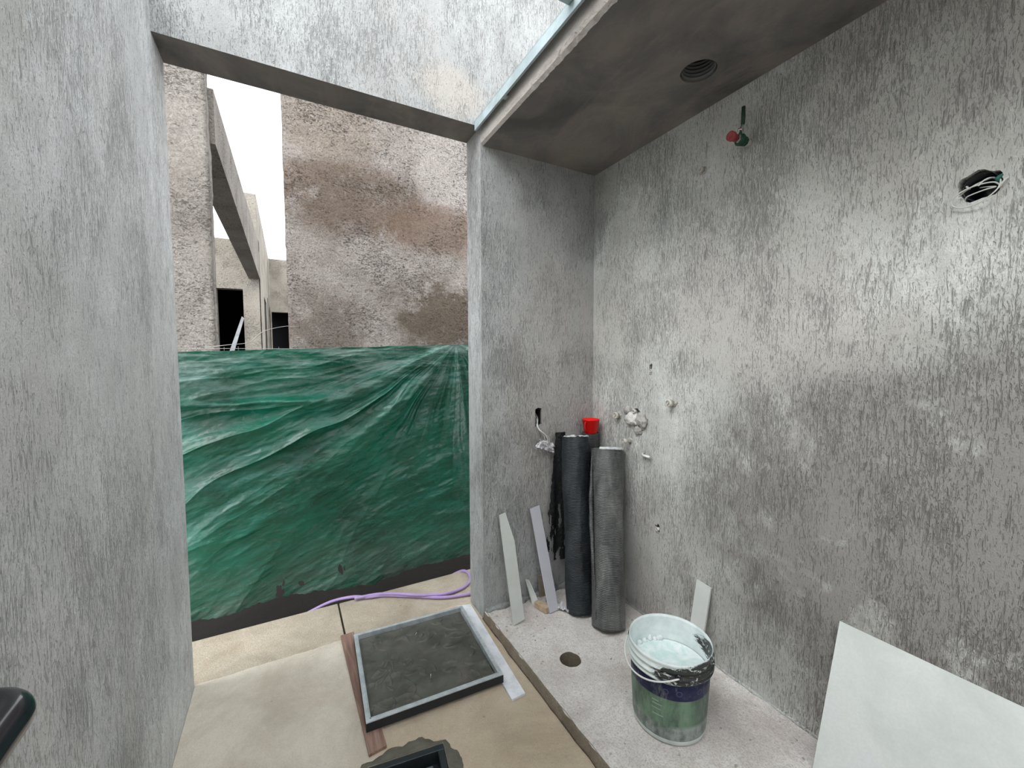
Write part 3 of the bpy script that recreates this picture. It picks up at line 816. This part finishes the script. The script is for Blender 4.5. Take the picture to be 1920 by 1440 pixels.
def label_mat():
    n = NT('pail_label')
    # height on the pail measured from its foot
    mp = n.t.nodes.new('ShaderNodeMapRange'); mp.inputs[1].default_value = BC.z; mp.inputs[2].default_value = BC.z+.232; n.link(n.sep()[2], mp.inputs[0])
    zf = mp.outputs[0]
    s = n.sep()
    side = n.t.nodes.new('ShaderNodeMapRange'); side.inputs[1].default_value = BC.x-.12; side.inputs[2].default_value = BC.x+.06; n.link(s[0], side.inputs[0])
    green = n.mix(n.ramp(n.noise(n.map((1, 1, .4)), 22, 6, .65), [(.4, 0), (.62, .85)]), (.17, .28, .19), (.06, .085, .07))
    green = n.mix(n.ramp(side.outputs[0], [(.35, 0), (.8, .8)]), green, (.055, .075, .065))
    grey = n.mix(n.ramp(n.noise(n.map((1, 1, .6)), 26, 6, .7), [(.4, 0), (.6, 1)]), (.34, .38, .36), (.12, .15, .13))
    navy = n.mix(n.ramp(n.noise(n.co, 30, 5, .6), [(.5, 0), (.7, .6)]), (.010, .014, .055), (.03, .035, .09))
    wob = n.math('ADD', zf, n.math('MULTIPLY', n.math('SUBTRACT', n.noise(n.co, 20, 4), .5), .03))
    col = n.mix(n.ramp(wob, [(.28, 0), (.34, 1)]), grey, green)
    col = n.mix(n.ramp(zf, [(.728, 0), (.735, 1)]), col, navy)
    dust = n.ramp(n.noise(n.map((1, 1, .35), loc=(3, 3, 3)), 34, 6, .7), [(.55, 0), (.75, .55)])
    col = n.mix(dust, col, (.30, .32, .29))
    n.color(col); n.rough(.42); n.bump(n.noise(n.co, 40, 4), .2, .003); return n.m
b = NB(); lathe(b, [(rr(.0235)+.0003, .022), (rr(.025)+.0008, .0245), (rr(.2)+.0008, .2), (rr(.229)+.0008, .229), (rr(.229)-.0005, .2295)], BC, seg=96)
obj('label_wrap', b, label_mat(), t, True)
# printed lines on the label: small raised-free patches of lighter ink
M_ink = simple('pale_ink', (.30, .42, .34), .6); M_ink2 = simple('blue_ink', (.075, .085, .17), .6)
def ink(a0, a1, z0, z1, mat, nm):
    b = NB(); K = 6; prev = None
    for k in range(K+1):
        a = math.radians(a0+(a1-a0)*k/K); pr = [b.verts.new(BC+Vector((math.cos(a)*(rr(z)+.0013), math.sin(a)*(rr(z)+.0013), z))) for z in (z0, z1)]
        if prev: b.faces.new((prev[0], pr[0], pr[1], prev[1]))
        prev = pr
    return b
bmL = None
for (a0, a1, za, zb) in ((196, 206, .150, .154), (197, 211, .138, .142), (196, 209, .122, .125), (197, 213, .100, .104)):
    obj('printed_line', ink(a0, a1, za, zb, M_ink, ''), M_ink, t)
for (a0, a1) in ((212, 219), (228, 240), (262, 268)):
    b = NB(); K = 20; am = math.radians((a0+a1)/2); ra = .010
    ri, ro = [], []
    for k in range(K):
        for lst, R_ in ((ri, ra*.72), (ro, ra)):
            u, v = R_*math.cos(2*PI*k/K), R_*math.sin(2*PI*k/K); a = am+u/.137; z = .197+v
            lst.append(b.verts.new(BC+Vector((math.cos(a)*(rr(z)+.0013), math.sin(a)*(rr(z)+.0013), z))))
    for k in range(K): b.faces.new((ri[k], ro[k], ro[(k+1) % K], ri[(k+1) % K]))
    obj('printed_emblem', b, M_ink2, t)
# wash water and crust of white paint inside
b = NB()
lathe(b, [(0, .205), (.03, .2053), (.08, .2052), (rr(.205)-.0035, .205)], BC, seg=64)
n_ = NT('milky_water'); n_.color(n_.ramp(n_.noise(n_.co, 16, 5, .65, .8), [(.4, (.58, .74, .72)), (.6, (.80, .86, .85))])); n_.rough(.12); n_.bump(n_.noise(n_.co, 22, 3), .25, .01)
obj('wash_water', b, n_.m, t, True)
b = NB()
for k in range(9):
    a = math.radians(100+random.uniform(-50, 60)); z = random.uniform(.204, .212); R_ = rr(z)-.006
    lump(b, BC+Vector((math.cos(a)*R_, math.sin(a)*R_, z)), .010, .010, random.uniform(.006, .016), .4, 2, 2, k)
obj('paint_crust', b, M_pail, t, True)['kind'] = 'stuff'
# bail handle hanging down on the far left side
b = NB(); pts = []
for k in range(33):
    a = math.radians(118+ (232-118)*k/32); s_ = math.sin(PI*k/32)
    pts.append(BC+Vector((math.cos(a)*(.1495+.012*s_), math.sin(a)*(.1495+.012*s_), .262-.038*s_)))
tube(b, pts, .0028, 8); obj('bail_handle', b, simple('white_bail', (.72, .74, .70), .4), t, True)
for a in (118, 232):
    b = NB(); a = math.radians(a); d = Vector((math.cos(a), math.sin(a), 0)); lathe(b, [(0, 0), (.011, 0), (.011, .006), (0, .008)], BC+d*.1435+Vector((0, 0, .262)), d, 20); obj('handle_lug', b, M_black, t, True)

# ------------------------------------------------------------------ boards leaning on the walls
def leaning(name, base, top, side, outline, th, mat, label, cat='tile'):
    """outline: (s, t) with t 0..1 from base to top and s metres along 'side'"""
    base, top, side = Vector(base), Vector(top), Vector(side).normalized()
    upv = top-base; nrm = side.cross(upv).normalized()
    b = NB(); prism(b, [base+side*s+upv*tt for s, tt in outline], nrm*th); bevel(b, .001, 1)
    return tag(obj(name, b, mat), label, cat)
leaning('tile_strip', (.941, 1.727, NF+.002), (.946, D-.012, .545), (1, 0, 0), [(0, 0), (.064, .02), (.067, .72), (.036, 1), (0, .985)], .009, M_stripA, 'grey-green tile strip with one corner cut off, leaning nearest the doorway')
leaning('tile_strip', (1.150, 1.722, NF+.002), (1.133, D-.012, .545), (1, .1, 0), [(0, 0), (.060, 0), (.062, 1), (0, .985)], .009, M_stripB, 'smooth bluish grey tile strip leaning beside the black rolls')
leaning('tile_strip', (1.490, 1.165, NF+.002), (XW-.012, 1.170, .373), (0, -1, 0), [(0, 0), (.066, 0), (.070, .985), (0, 1)], -.009, M_stripA, 'pale tile strip leaning on the right wall behind the paint bucket')
# big tile, its long side on the right wall
b = NB()
t = thing('large_tile', 'large pale grey cement-look floor tile leaning against the right wall', 'tile', (1.45, .1, NF))
prism(b, [(1.430, .637, NF+.002), (XW-.008, .637, .486), (XW-.008, -.563, .486), (1.430, -.563, NF+.002)], Vector((.95, 0, -.31))*.003)
obj('glazed_face', b, M_tile, t)
b = NB()
prism(b, [(1.433, .6368, NF+.0015), (XW-.0055, .6368, .4845), (XW-.0055, -.5628, .4845), (1.433, -.5628, NF+.0015)], Vector((.004, 0, -.0014)))
obj('tile_back', b, M_tile_edge, t)

# ------------------------------------------------------------------ rolls in the corner
def roll_mat(name, a_, b_, rough=.4, folds=.5):
    n = NT(name)
    base = n.ramp(n.noise(n.map((1, 1, .25)), 14, 6, .65, .5), [(.35, a_), (.68, b_)])
    base = n.mix(n.ramp(n.noise(n.map((1, 1, 5)), 40, 3), [(.55, 0), (.7, .35)]), base, b_)
    n.color(base); n.rough(n.ramp(n.noise(n.co, 12, 4), [(.4, rough), (.6, rough+.2)]))
    hh = n.math('ADD', n.math('MULTIPLY', n.noise(n.map((1, 1, 4)), 30, 4, .6, .6), folds), n.math('MULTIPLY', n.noise(n.map((1, 1, .5)), 14, 4, .6, .5), 1.2))
    rib = n.t.nodes.new('ShaderNodeTexWave'); rib.bands_direction = 'Z'; rib.inputs['Scale'].default_value = 42; rib.inputs['Distortion'].default_value = 2.5; rib.inputs['Detail'].default_value = 3; n.link(n.co, rib.inputs[0])
    hh = n.math('ADD', hh, n.math('MULTIPLY', rib.outputs['Fac'], .22))
    n.bump(hh, .8, .009); return n.m
M_rollB = roll_mat('wrapped_grey_netting', (.055, .057, .057), (.17, .175, .168), .3)
M_rollA = roll_mat('black_netting', (.010, .012, .014), (.040, .048, .055), .42)
M_rollC = roll_mat('rear_grey_sheet', (.03, .03, .032), (.07, .07, .07), .6)
M_foil = simple('clear_wrap_edge', (.62, .64, .64), .25, var=.3, vs_=60)
def roll(c0, c1, r0, r1, seed, amp, nseg=72, nh=110, squash=1.0):
    b = NB(); c0, c1 = Vector(c0), Vector(c1); ax = (c1-c0); L = ax.length; ax.normalize()
    a = ax.cross(Vector((0, 1, 0))).normalized(); bb = ax.cross(a); rings = []
    for j in range(nh+1):
        q = j/nh; c_ = c0.lerp(c1, q)
        ring = []
        for k in range(nseg):
            th = 2*PI*k/nseg; R_ = r0+(r1-r0)*q
            f = nz(math.cos(th)*1.3+seed, math.sin(th)*1.3, q*3.2)*amp*1.2 + nz(math.cos(th)*3+seed, math.sin(th)*3, q*9)*amp*.5
            f += amp*.30*nz(math.cos(th)*1.2, math.sin(th)*1.2+seed, q*46)
            e = .008*nz(math.cos(th)*2+seed, math.sin(th)*2, 9)*(1 if q > .97 else 0)
            ring.append(b.verts.new(c_+(a*math.cos(th)+bb*math.sin(th)*squash)*(R_+f)+ax*e))
        rings.append(ring)
    for j in range(nh):
        for k in range(nseg): b.faces.new((rings[j][k], rings[j][(k+1) % nseg], rings[j+1][(k+1) % nseg], rings[j+1][k]))
    b.faces.new(rings[0][::-1])
    # rolled end: spiral-like steps going inwards
    last = rings[-1]; c_ = c1
    for s_, dz in ((.93, .003), (.9, -.008), (.72, -.006), (.70, -.014), (.45, -.012), (.43, -.05)):
        nr = [b.verts.new(c_+(v.co-c_)*s_+ax*dz) for v in rings[-1]]
        for k in range(nseg): b.faces.new((last[k], last[(k+1) % nseg], nr[(k+1) % nseg], nr[k]))
        last = nr
    b.faces.new(last)
    return b
# front roll
t = thing('netting_roll', 'grey plastic-wrapped roll standing in front in the niche corner', 'roll', (1.345, 1.492, NF))
obj('roll_body', roll((1.345, 1.492, NF+.006), (1.487, 1.672, .865), .078, .083, 1.3, .006), M_rollB, t, True)
b = NB(); c_ = Vector((1.487, 1.672, .865)); ax = Vector((.142, .18, .828)).normalized()
a1 = ax.cross(Vector((0, 1, 0))).normalized(); b1 = ax.cross(a1)
def hem(b, c_, a1, b1, ax, R_, t0, t1, h0, h1, seed, n=40):
    prev = None
    for k in range(n+1):
        th = math.radians(t0+(t1-t0)*k/n); R2 = R_+.004*nz(k*.4, seed, 0)
        hh = h1+.006*nz(k*.12, seed, 2)+.002*nz(k*.6, seed, 4)
        d = a1*math.cos(th)+b1*math.sin(th)
        pr = [b.verts.new(p) for p in (c_+d*(R2+.001)+ax*h0, c_+d*(R2+.0035)+ax*(h0+hh)*.5, c_+d*(R2-.006)+ax*hh, c_+d*(R2-.0075)+ax*(hh-.001), c_+d*(R2+.0015)+ax*(h0+hh)*.5)]
        if prev:
            for i in range(4): b.faces.new((prev[i], prev[i+1], pr[i+1], pr[i]))
        prev = pr
hem(b, c_, a1, b1, ax, .084, 20, 150, -.004, .010, 3)
obj('wrap_hem', b, M_foil, t, True)
# loose fold of the wrapping running down the seam
b = NB(); P_ = []
for q in range(40):
    s_ = q/39; c0 = Vector((1.345, 1.492, NF+.006)).lerp(Vector((1.487, 1.672, .865)), 1-s_*.95)
    w_ = .022*math.sin(PI*min(1, s_*1.1+.05))+.004
    d = Vector((-.93, .28, .08)).normalized(); e_ = Vector((-.35, -.93, .1)).normalized()
    base = c0+d*.081*math.cos(s_*.5)+e_*.081*math.sin(s_*.5)*.6
    P_.append((base, base+d*(w_+.004*nz(q*.3, 0, 2))+e_*.006*nz(q*.5, 3, 2)))
prev = None
for p, q2 in P_:
    pr = [b.verts.new(p), b.verts.new(q2), b.verts.new(p.lerp(q2, .5)+Vector((-.002, -.004, 0)))]
    if prev:
        b.faces.new((prev[0], prev[2], pr[2], pr[0])); b.faces.new((prev[2], prev[1], pr[1], pr[2])); b.faces.new((prev[1], prev[0], pr[0], pr[1]))
    prev = pr
obj('wrap_fold', b, M_rollB, t, True)
# black roll
t = thing('netting_roll', 'black netting roll on the left, leaning between the strips and front roll', 'roll', (1.308, 1.652, NF))
obj('roll_body', roll((1.300, 1.660, NF+.006), (1.372, 1.804, .925), .068, .073, 4.1, .005), M_rollA, t, True)
b = NB(); c_ = Vector((1.372, 1.798, .925)); ax = Vector((.064, .146, .888)).normalized(); a1 = ax.cross(Vector((0, 1, 0))).normalized(); b1 = ax.cross(a1); c_ = Vector((1.372, 1.804, .925))
hem(b, c_, a1, b1, ax, .0725, 0, 140, -.003, .006, 8); obj('wrap_hem', b, M_foil, t, True)
# loose netting flap hanging to the left of the black roll
b = NB(); nu, nv = 26, 70; G = {}
for j in range(nv+1):
    q = j/nv; z = .945-q*.72
    xr = 1.345; xl = 1.284-.065*q-.012*nz(q*9, 0, 1)-.008*nz(q*30, 0, 3)
    for i in range(nu+1):
        s_ = i/nu; x = xl+(xr-xl)*s_
        y = 1.862+.014*nz(x*22, z*3, 5)-.012*s_
        G[i, j] = b.verts.new((x, y, z))
for j in range(nv):
    for i in range(nu):
        x_, z_ = G[i, j].co.x, G[i, j].co.z
        thin = j/nv
        if thin > .55 and nz(x_*60, z_*14, 2)+ (thin-.55)*.75 - i*.012 > .17: continue
        b.faces.new((G[i, j], G[i+1, j], G[i+1, j+1], G[i, j+1]))
for v in [v for v in b.verts if not v.link_faces]: b.verts.remove(v)
obj('loose_flap', b, simple('black_net_flap', (.014, .015, .017), .5, 0, (60, .8, .01), var=.4, vs_=30), t, True)
# rear roll in the corner with the red cup on top
t = thing('sheet_roll', 'narrow dark grey roll standing rearmost in the niche corner', 'roll', (1.505, 1.832, NF))
obj('roll_body', roll((1.508, 1.835, NF+.006), (1.508, 1.838, .925), .050, .050, 7.7, .003, 48, 60), M_rollC, t, True)
b = NB(); lathe(b, [(0, 0), (.0495, 0), (.0495, .004), (0, .004)], (1.508, 1.838, .924), seg=40); obj('end_disc', b, M_rollC, t)
CU = Vector((1.500, 1.826, .9292)); RC = .0365
t = thing('plastic_cup', 'small bright red plastic cup standing on the rearmost roll', 'cup', CU)
b = NB(); lathe(b, [(0, 0), (.034, 0), (.036, .002), (.048, .074), (.0495, .075), (.0495, .079), (.0465, .079), (.034, .004), (0, .004)], CU, seg=48); obj('cup_body', b, M_red, t, True)
b = NB(); d = Vector((-.75, -.25, 0)).normalized()
tube(b, smoothpath([CU+d*.047+Vector((0, 0, .068)), CU+d*.058+Vector((0, 0, .062)), CU+d*.060+Vector((0, 0, .040)), CU+d*.052+Vector((0, 0, .020)), CU+d*.038+Vector((0, 0, .012))], 6), .003, 8); obj('cup_handle', b, M_red, t, True)

# debris at the foot of the bluish strip
def crumple(c, sx, sy, hz, seed, rot, mat, name, label, cat, n=22, parent=None):
    P = np.zeros((n, n, 3)); R_ = Matrix.Rotation(rot, 3, 'Z')
    for j in range(n):
        for i in range(n):
            u, v = i/(n-1)-.5, j/(n-1)-.5
            u2 = u*(1+.25*nz(v*4, seed, 1)); v2 = v*(1+.25*nz(u*4, seed, 3))
            h_ = hz*(.5+abs(nz(u*5+seed, v*5, 2))*1.6+.5*nz(u*13, v*13, seed))
            p = R_ @ Vector((u2*sx, v2*sy, 0)); P[j, i] = (c[0]+p.x, c[1]+p.y, c[2]+max(0.0005, h_))
    me = grid_mesh(name, P, n, n)
    o = bpy.data.objects.new(name, me); C.objects.link(o); me.materials.append(mat)
    sm = o.modifiers.new('th', 'SOLIDIFY'); sm.thickness = .0012; sm.offset = 1
    if label: tag(o, label, cat)
    return o
crumple((1.232, 1.700, NF), .035, .075, .022, 3, .5, M_paper, 'paper_scrap', 'crumpled whitish paper scrap at the foot of the bluish strip', 'paper')
b = NB(); obox(b, (1.135, 1.765, NF+.0175), .030, .085, .030, Matrix.Rotation(.25, 3, 'Z')); bevel(b, .002, 1)
o = obj('wood_block', b, M_wood); tag(o, 'small wooden offcut left of the bluish strip, flat on the floor', 'wood')
b = NB(); obox(b, (1.215, 1.815, NF+.034), .026, .09, .024, Matrix.Rotation(-.75, 3, 'Z') @ Matrix.Rotation(.28, 3, 'X')); bevel(b, .002, 1)
o = obj('wood_block', b, M_wood); tag(o, 'wooden offcut sticking up between the bluish strip and black roll', 'wood')
b = NB(); prism(b, [(1.115, 1.83, NF+.001), (1.150, 1.805, NF+.001), (1.130, 1.885, NF+.105), (1.105, 1.885, NF+.115)], (.003, .006, 0))
o = obj('tile_shard', b, M_stripA); tag(o, 'broken tile shard propped on the wall behind the bluish strip', 'tile')
b = NB(); prism(b, [(1.185, 1.865, NF+.001), (1.275, 1.860, NF+.001), (1.285, 1.890, NF+.10), (1.19, 1.892, NF+.11)], (0, .006, .004))
o = obj('board_scrap', b, simple('board_scrap_mat', (.36, .31, .25), .8, var=.4)); tag(o, 'flat dusty board scrap lying against the wall beside the black roll', 'board')
b = NB()
for k in range(170):
    x = random.uniform(XR+.03, XW-.03); y = random.choice((random.uniform(.3, 1.86), random.uniform(1.6, 1.88)))
    if math.hypot(x-1.05, y-1.40) < .07: continue
    if math.hypot(x-1.19, y-1.0) < .15 or math.hypot(x-1.345, y-1.492) < .11 or math.hypot(x-1.30, y-1.66) < .10 or (x > 1.38 and y < .7) or (x > 1.1 and y > 1.68): continue
    s_ = random.uniform(.0015, .0045)
    lump(b, (x, y, NF+s_*.4), s_*1.3, s_, s_*.8, .4, 2, 1, k)
o = obj('rubble_crumbs', b, M_lump); tag(o, 'loose crumbs of mortar scattered on the niche floor', 'rubble', kind='stuff')

# ------------------------------------------------------------------ plumbing and electrics on the walls
def on_right(y, z, d=0): return Vector((XW-d, y, z))
# ball valve high on the right wall
V0 = on_right(1.000, 2.166)
t = thing('ball_valve', 'green ball valve with red cap and lever high on the right wall', 'valve', V0)
ax = Vector((-1, .0, .0))
b = NB(); lathe(b, [(0, -.004), (.016, -.004), (.016, .012), (.013, .013), (.013, .022), (0, .022)], V0, ax, 20); obj('wall_collar', b, M_lump, t, True)
b = NB(); lathe(b, [(0, .020), (.017, .020), (.017, .031), (.0145, .033), (.021, .040), (.022, .052), (.019, .060), (.014, .062), (0, .062)], V0, ax, 8); obj('valve_body', b, M_greenb, t)
b = NB(); lathe(b, [(0, .060), (.0155, .060), (.0155, .074), (0, .074)], V0, ax, 6); obj('hex_nut', b, M_chrome, t)
b = NB(); lathe(b, [(0, .073), (.013, .073), (.0135, .094), (.017, .095), (.017, .108), (.012, .110), (.006, .106), (0, .106)], V0, ax, 24); obj('red_plug', b, M_redcap, t, True)
b = NB(); lathe(b, [(0, 0), (.007, 0), (.007, .016), (.010, .016), (.010, .022), (0, .022)], V0+Vector((-.050, 0, .016)), (0, 0, 1), 12); obj('spindle', b, M_chrome, t, True)
b = NB(); tube(b, smoothpath([V0+Vector((-.058, 0, .036)), V0+Vector((-.050, 0, .040)), V0+Vector((-.040, 0, .055)), V0+Vector((-.035, 0, .066))], 5), .004, 8); obj('lever', b, M_chrome, t, True)
b = NB(); tube(b, [V0+Vector((-.036, 0, .060)), V0+Vector((-.034, 0, .09)), V0+Vector((-.034, 0, .124))], .0068, 10, rs=[.0068, .0072, .0066]); obj('lever_sleeve', b, M_sleeve, t, True)

# capped pipe stubs
def stub(y, z, rad, length, label, seed, lum=M_lump, pipe=M_lump, tilt=(0, 0), name='pipe_stub'):
    p = on_right(y, z); t = thing(name, label, 'pipe', p)
    b = NB(); lump(b, p+Vector((.004, 0, 0)), rad*.75, rad*1.5, rad*1.4, .45, 2.4, 3, seed); obj('mortar_ring', b, lum, t, True)
    d = Vector((-1, tilt[0], tilt[1])).normalized()
    b = NB(); lathe(b, [(0, 0), (rad*.8, 0), (rad*.8, length*.55), (rad, length*.58), (rad, length), (rad*.7, length), (rad*.62, length*.86), (0, length*.86)], p, d, 20); obj('plug', b, pipe, t, True)
    b = NB(); obox(b, p+d*length*.93, rad*.35, rad*.35, rad*1.15, Matrix.Rotation(.5, 3, 'X')); obj('plug_slot', b, pipe, t)
    return t
M_plug = simple('cream_plug', (.62, .60, .54), .6, 0, (60, .4, .004), var=.3, vs_=50)
stub(1.325, 1.140, .017, .038, 'capped pipe stub to the right of the big mortar lump', 1, M_lump, M_plug)
stub(1.680, 1.042, .018, .032, 'mortar-caked pipe stub to the left of the big mortar lump', 2, M_lump, M_plug)
stub(1.590, .918, .012, .045, 'short capped stub just below the big mortar lump', 3, M_lump, M_plug, (.25, 0))
stub(1.192, 2.139, .012, .026, 'tiny capped stub below the ball valve near the ceiling', 4, M_lump, M_plug)
t = thing('mixer_rough_in', 'rough white plaster lump around the shower mixer pipes on the right wall', 'fitting', on_right(1.56, 1.045))
b = NB(); lump(b, on_right(1.570, 1.036, .008), .024, .050, .036, .35, 2.6, 3, 11); obj('plaster_lump', b, M_white_l, t, True)
b = NB(); lump(b, on_right(1.510, 1.035, .006), .022, .034, .038, .45, 2.6, 3, 12); lump(b, on_right(1.612, 1.080, .004), .014, .026, .022, .5, 2.6, 3, 13); lump(b, on_right(1.535, .985, .004), .014, .026, .024, .5, 2.4, 3, 14); obj('mortar_ring', b, M_lump, t, True)
b = NB(); lathe(b, [(.009, 0), (.009, .016), (.0065, .016), (.0065, 0)], on_right(1.550, 1.078, .012), (-1, 0, 0), 18); obj('pipe_socket', b, M_plug, t, True)
# short white spigot
t = thing('white_spigot', 'short white plastic pipe end sticking out right of the front roll', 'pipe', on_right(1.482, .868))
b = NB(); tube(b, [on_right(1.500, .872), on_right(1.497, .866, .012), on_right(1.482, .860, .02)], .005, 10); obj('elbow', b, M_plug, t, True)
b = NB(); tube(b, [on_right(1.493, .862, .014), on_right(1.445, .862, .018)], .0065, 12); obj('pipe_end', b, simple('white_pipe', (.74, .75, .72), .4), t, True)
# plugs inside the two small chased holes
for (y, z, lb) in ((1.403, .512, 'broken white plug in the small low hole of the right wall'), (1.460, 1.286, 'small grey plug in the hole above the pipe stubs')):
    t = thing('hole_plug', lb, 'plug', on_right(y, z))
    b = NB(); lathe(b, [(0, -.02), (.008, -.02), (.008, .006), (.0045, .006), (.0045, -.008), (0, -.008)], on_right(y, z), (-1, .1, 0), 16); obj('plug_shell', b, M_plug, t, True)
    b = NB(); lump(b, on_right(y+.004, z-.012), .005, .009, .006, .5, 3, 2, 5); obj('mortar_crumb', b, M_lump, t, True)
b = NB(); lump(b, on_right(1.567, .536), .004, .008, .010, .6, 3, 2, 9)
o = obj('mortar_blob', b, M_lump); tag(o, 'small mortar blob on the right wall beside the front roll', 'mortar')

# junction hole with loops of cable
b = NB(); lathe(b, [(.036, -.10), (.036, -.012), (.034, -.012), (.034, -.10), (0, -.101)], on_right(.38, 1.785), (-1, 0, 0), 24)  # black liner added so the hole stays dark inside
o = obj('junction_liner', b, M_black, None, True); tag(o, 'black round junction liner added to darken the upper right wall hole', 'box')
t = thing('junction_cables', 'loops of white cable spilling from the round hole upper right', 'cable', on_right(.38, 1.78))
def cable(pts, r, mat, nm='cable'):
    b = NB(); q_ = lambda y, z: (.380+(y-.380)*1.3, 1.782+(z-1.782)*1.3)
    tube(b, smoothpath([on_right(*q_(y, z), d) for y, z, d in pts], 8), r, 8); return obj(nm, b, mat, t, True)
cable([(.360, 1.80, -.06), (.356, 1.79, -.01), (.352, 1.776, .014), (.356, 1.762, .022), (.375, 1.748, .02), (.398, 1.745, .014), (.414, 1.752, .014), (.416, 1.764, .016), (.404, 1.775, .02), (.385, 1.782, .016), (.362, 1.782, .01), (.352, 1.772, .004)], .0017, M_wire)
cable([(.37, 1.80, -.06), (.366, 1.795, -.01), (.382, 1.786, .012), (.398, 1.777, .014), (.408, 1.770, .008)], .0016, M_wire)
cable([(.39, 1.79, -.05), (.372, 1.778, .0), (.358, 1.772, .01), (.372, 1.770, .016), (.394, 1.766, .012), (.40, 1.762, .004)], .0015, M_wire)
cable([(.36, 1.79, -.05), (.366, 1.794, -.005), (.374, 1.789, .012), (.380, 1.780, .018)], .0019, M_wire)
cable([(.344, 1.79, -.03), (.345, 1.784, .006), (.350, 1.776, .012), (.354, 1.768, .012)], .0022, M_wire)
cable([(.402, 1.792, -.02), (.398, 1.786, .008), (.392, 1.779, .014)], .0019, M_wire)
cable([(.350, 1.80, -.05), (.351, 1.796, -.01), (.358, 1.788, .004), (.354, 1.782, -.006)], .0042, M_gwire, 'green_wire')
# wires and wrap hanging from the switch opening in the stub
b = NB()
for (x0, x1, zA, zB, yA, yB) in ((1.1785, 1.1815, .984, 1.072, D+.012, D+.09), (1.2155, 1.2185, .996, 1.074, D+.012, D+.09), (1.1815, 1.2155, .992, .995, D+.012, D+.09), (1.1815, 1.2155, 1.071, 1.074, D+.012, D+.09), (1.1785, 1.2185, .992, 1.074, D+.09, D+.093)):
    box(b, x0, x1, yA, yB, zA, zB)  # dark liner added so the opening reads as deep shade
o = obj('switch_liner', b, M_dark); tag(o, 'dark liner added to darken the rectangular switch opening of the stub wall', 'box')
t = thing('switch_wires', 'twisted wires ending in white wrap hanging from the rectangular wall opening', 'cable', (1.20, D, 1.0))
def wcable(pts, r, mat):
    b = NB(); tube(b, smoothpath(pts, 8), r, 8); obj('wire', b, mat, t, True)
wcable([(1.200, D+.05, 1.04), (1.196, D+.01, 1.01), (1.188, D-.012, .978), (1.200, D-.03, .955), (1.222, D-.036, .935), (1.236, D-.036, .905), (1.228, D-.034, .880)], .0030, M_wire)
wcable([(1.206, D+.05, 1.05), (1.200, D+.01, 1.02), (1.186, D-.008, .985), (1.192, D-.026, .960), (1.214, D-.030, .944), (1.244, D-.030, .920), (1.250, D-.034, .886)], .0022, M_wire)
wcable([(1.212, D+.05, 1.03), (1.190, D+.012, .995), (1.190, D-.016, .965), (1.208, D-.028, .945), (1.222, D-.028, .905), (1.210, D-.030, .875)], .0020, M_paper)
b = NB(); P_ = []
n = 22
for (cx, cz, w_, h_, rot, sd) in ((1.228, .868, .110, .060, -.55, 3), (1.200, .876, .075, .045, .3, 8)):
    V = {}
    for j in range(n+1):
        for i in range(n+1):
            u, v = i/n-.5, j/n-.5
            wv = h_*(1-abs(u)*1.1)
            x = u*w_; z = v*wv+.25*wv
            c_, s_ = math.cos(rot), math.sin(rot)
            V[i, j] = b.verts.new((cx+x*c_-z*s_, D-.035+.030*nz(u*4+sd, v*4, 1)+.010*nz(u*11, v*11, sd), cz+x*s_+z*c_+.01*nz(u*6, v*6, sd)))
    for j in range(n):
        for i in range(n): b.faces.new((V[i, j], V[i+1, j], V[i+1, j+1], V[i, j+1]))
obj('white_wrap', b, M_paper, t, True)

# ------------------------------------------------------------------ black handle reaching in at the lower left
t = thing('trolley', 'glossy black rounded trolley handle against the left wall, lower left', 'trolley', (-.30, .55, 0))
def handle_bar():
    b = NB(); z = .915
    pts = smoothpath([(-.30, .30, z), (-.30, .56, z), (-.302, .66, z), (-.305, .705, z), (-.322, .730, z), (-.345, .738, z), (-.362, .738, z)], 8)
    return b, pts
b, pts = handle_bar()
tube(b, pts, .0215, 24); obj('grip', b, M_black, t, True)
b = NB(); box(b, -.372, -.312, .30, .715, .905, .918); bevel(b, .003); obj('top_plate', b, M_black, t)
b = NB()
tube(b, [(-.335, .34, .905), (-.335, .34, .10)], .013, 14); tube(b, [(-.335, .60, .905), (-.335, .50, .10)], .013, 14); obj('upright', b, M_black, t, True)
b = NB(); box(b, -.362, -.20, .30, .56, .085, .10); obj('toe_plate', b, M_black, t)
for y in (.32, .52):
    b = NB(); lathe(b, [(0, -.015), (.036, -.015), (.043, -.008), (.043, .008), (.036, .015), (0, .015)], (-.28, y, .043), (1, 0, 0), 28); obj('wheel', b, M_black, t, True)
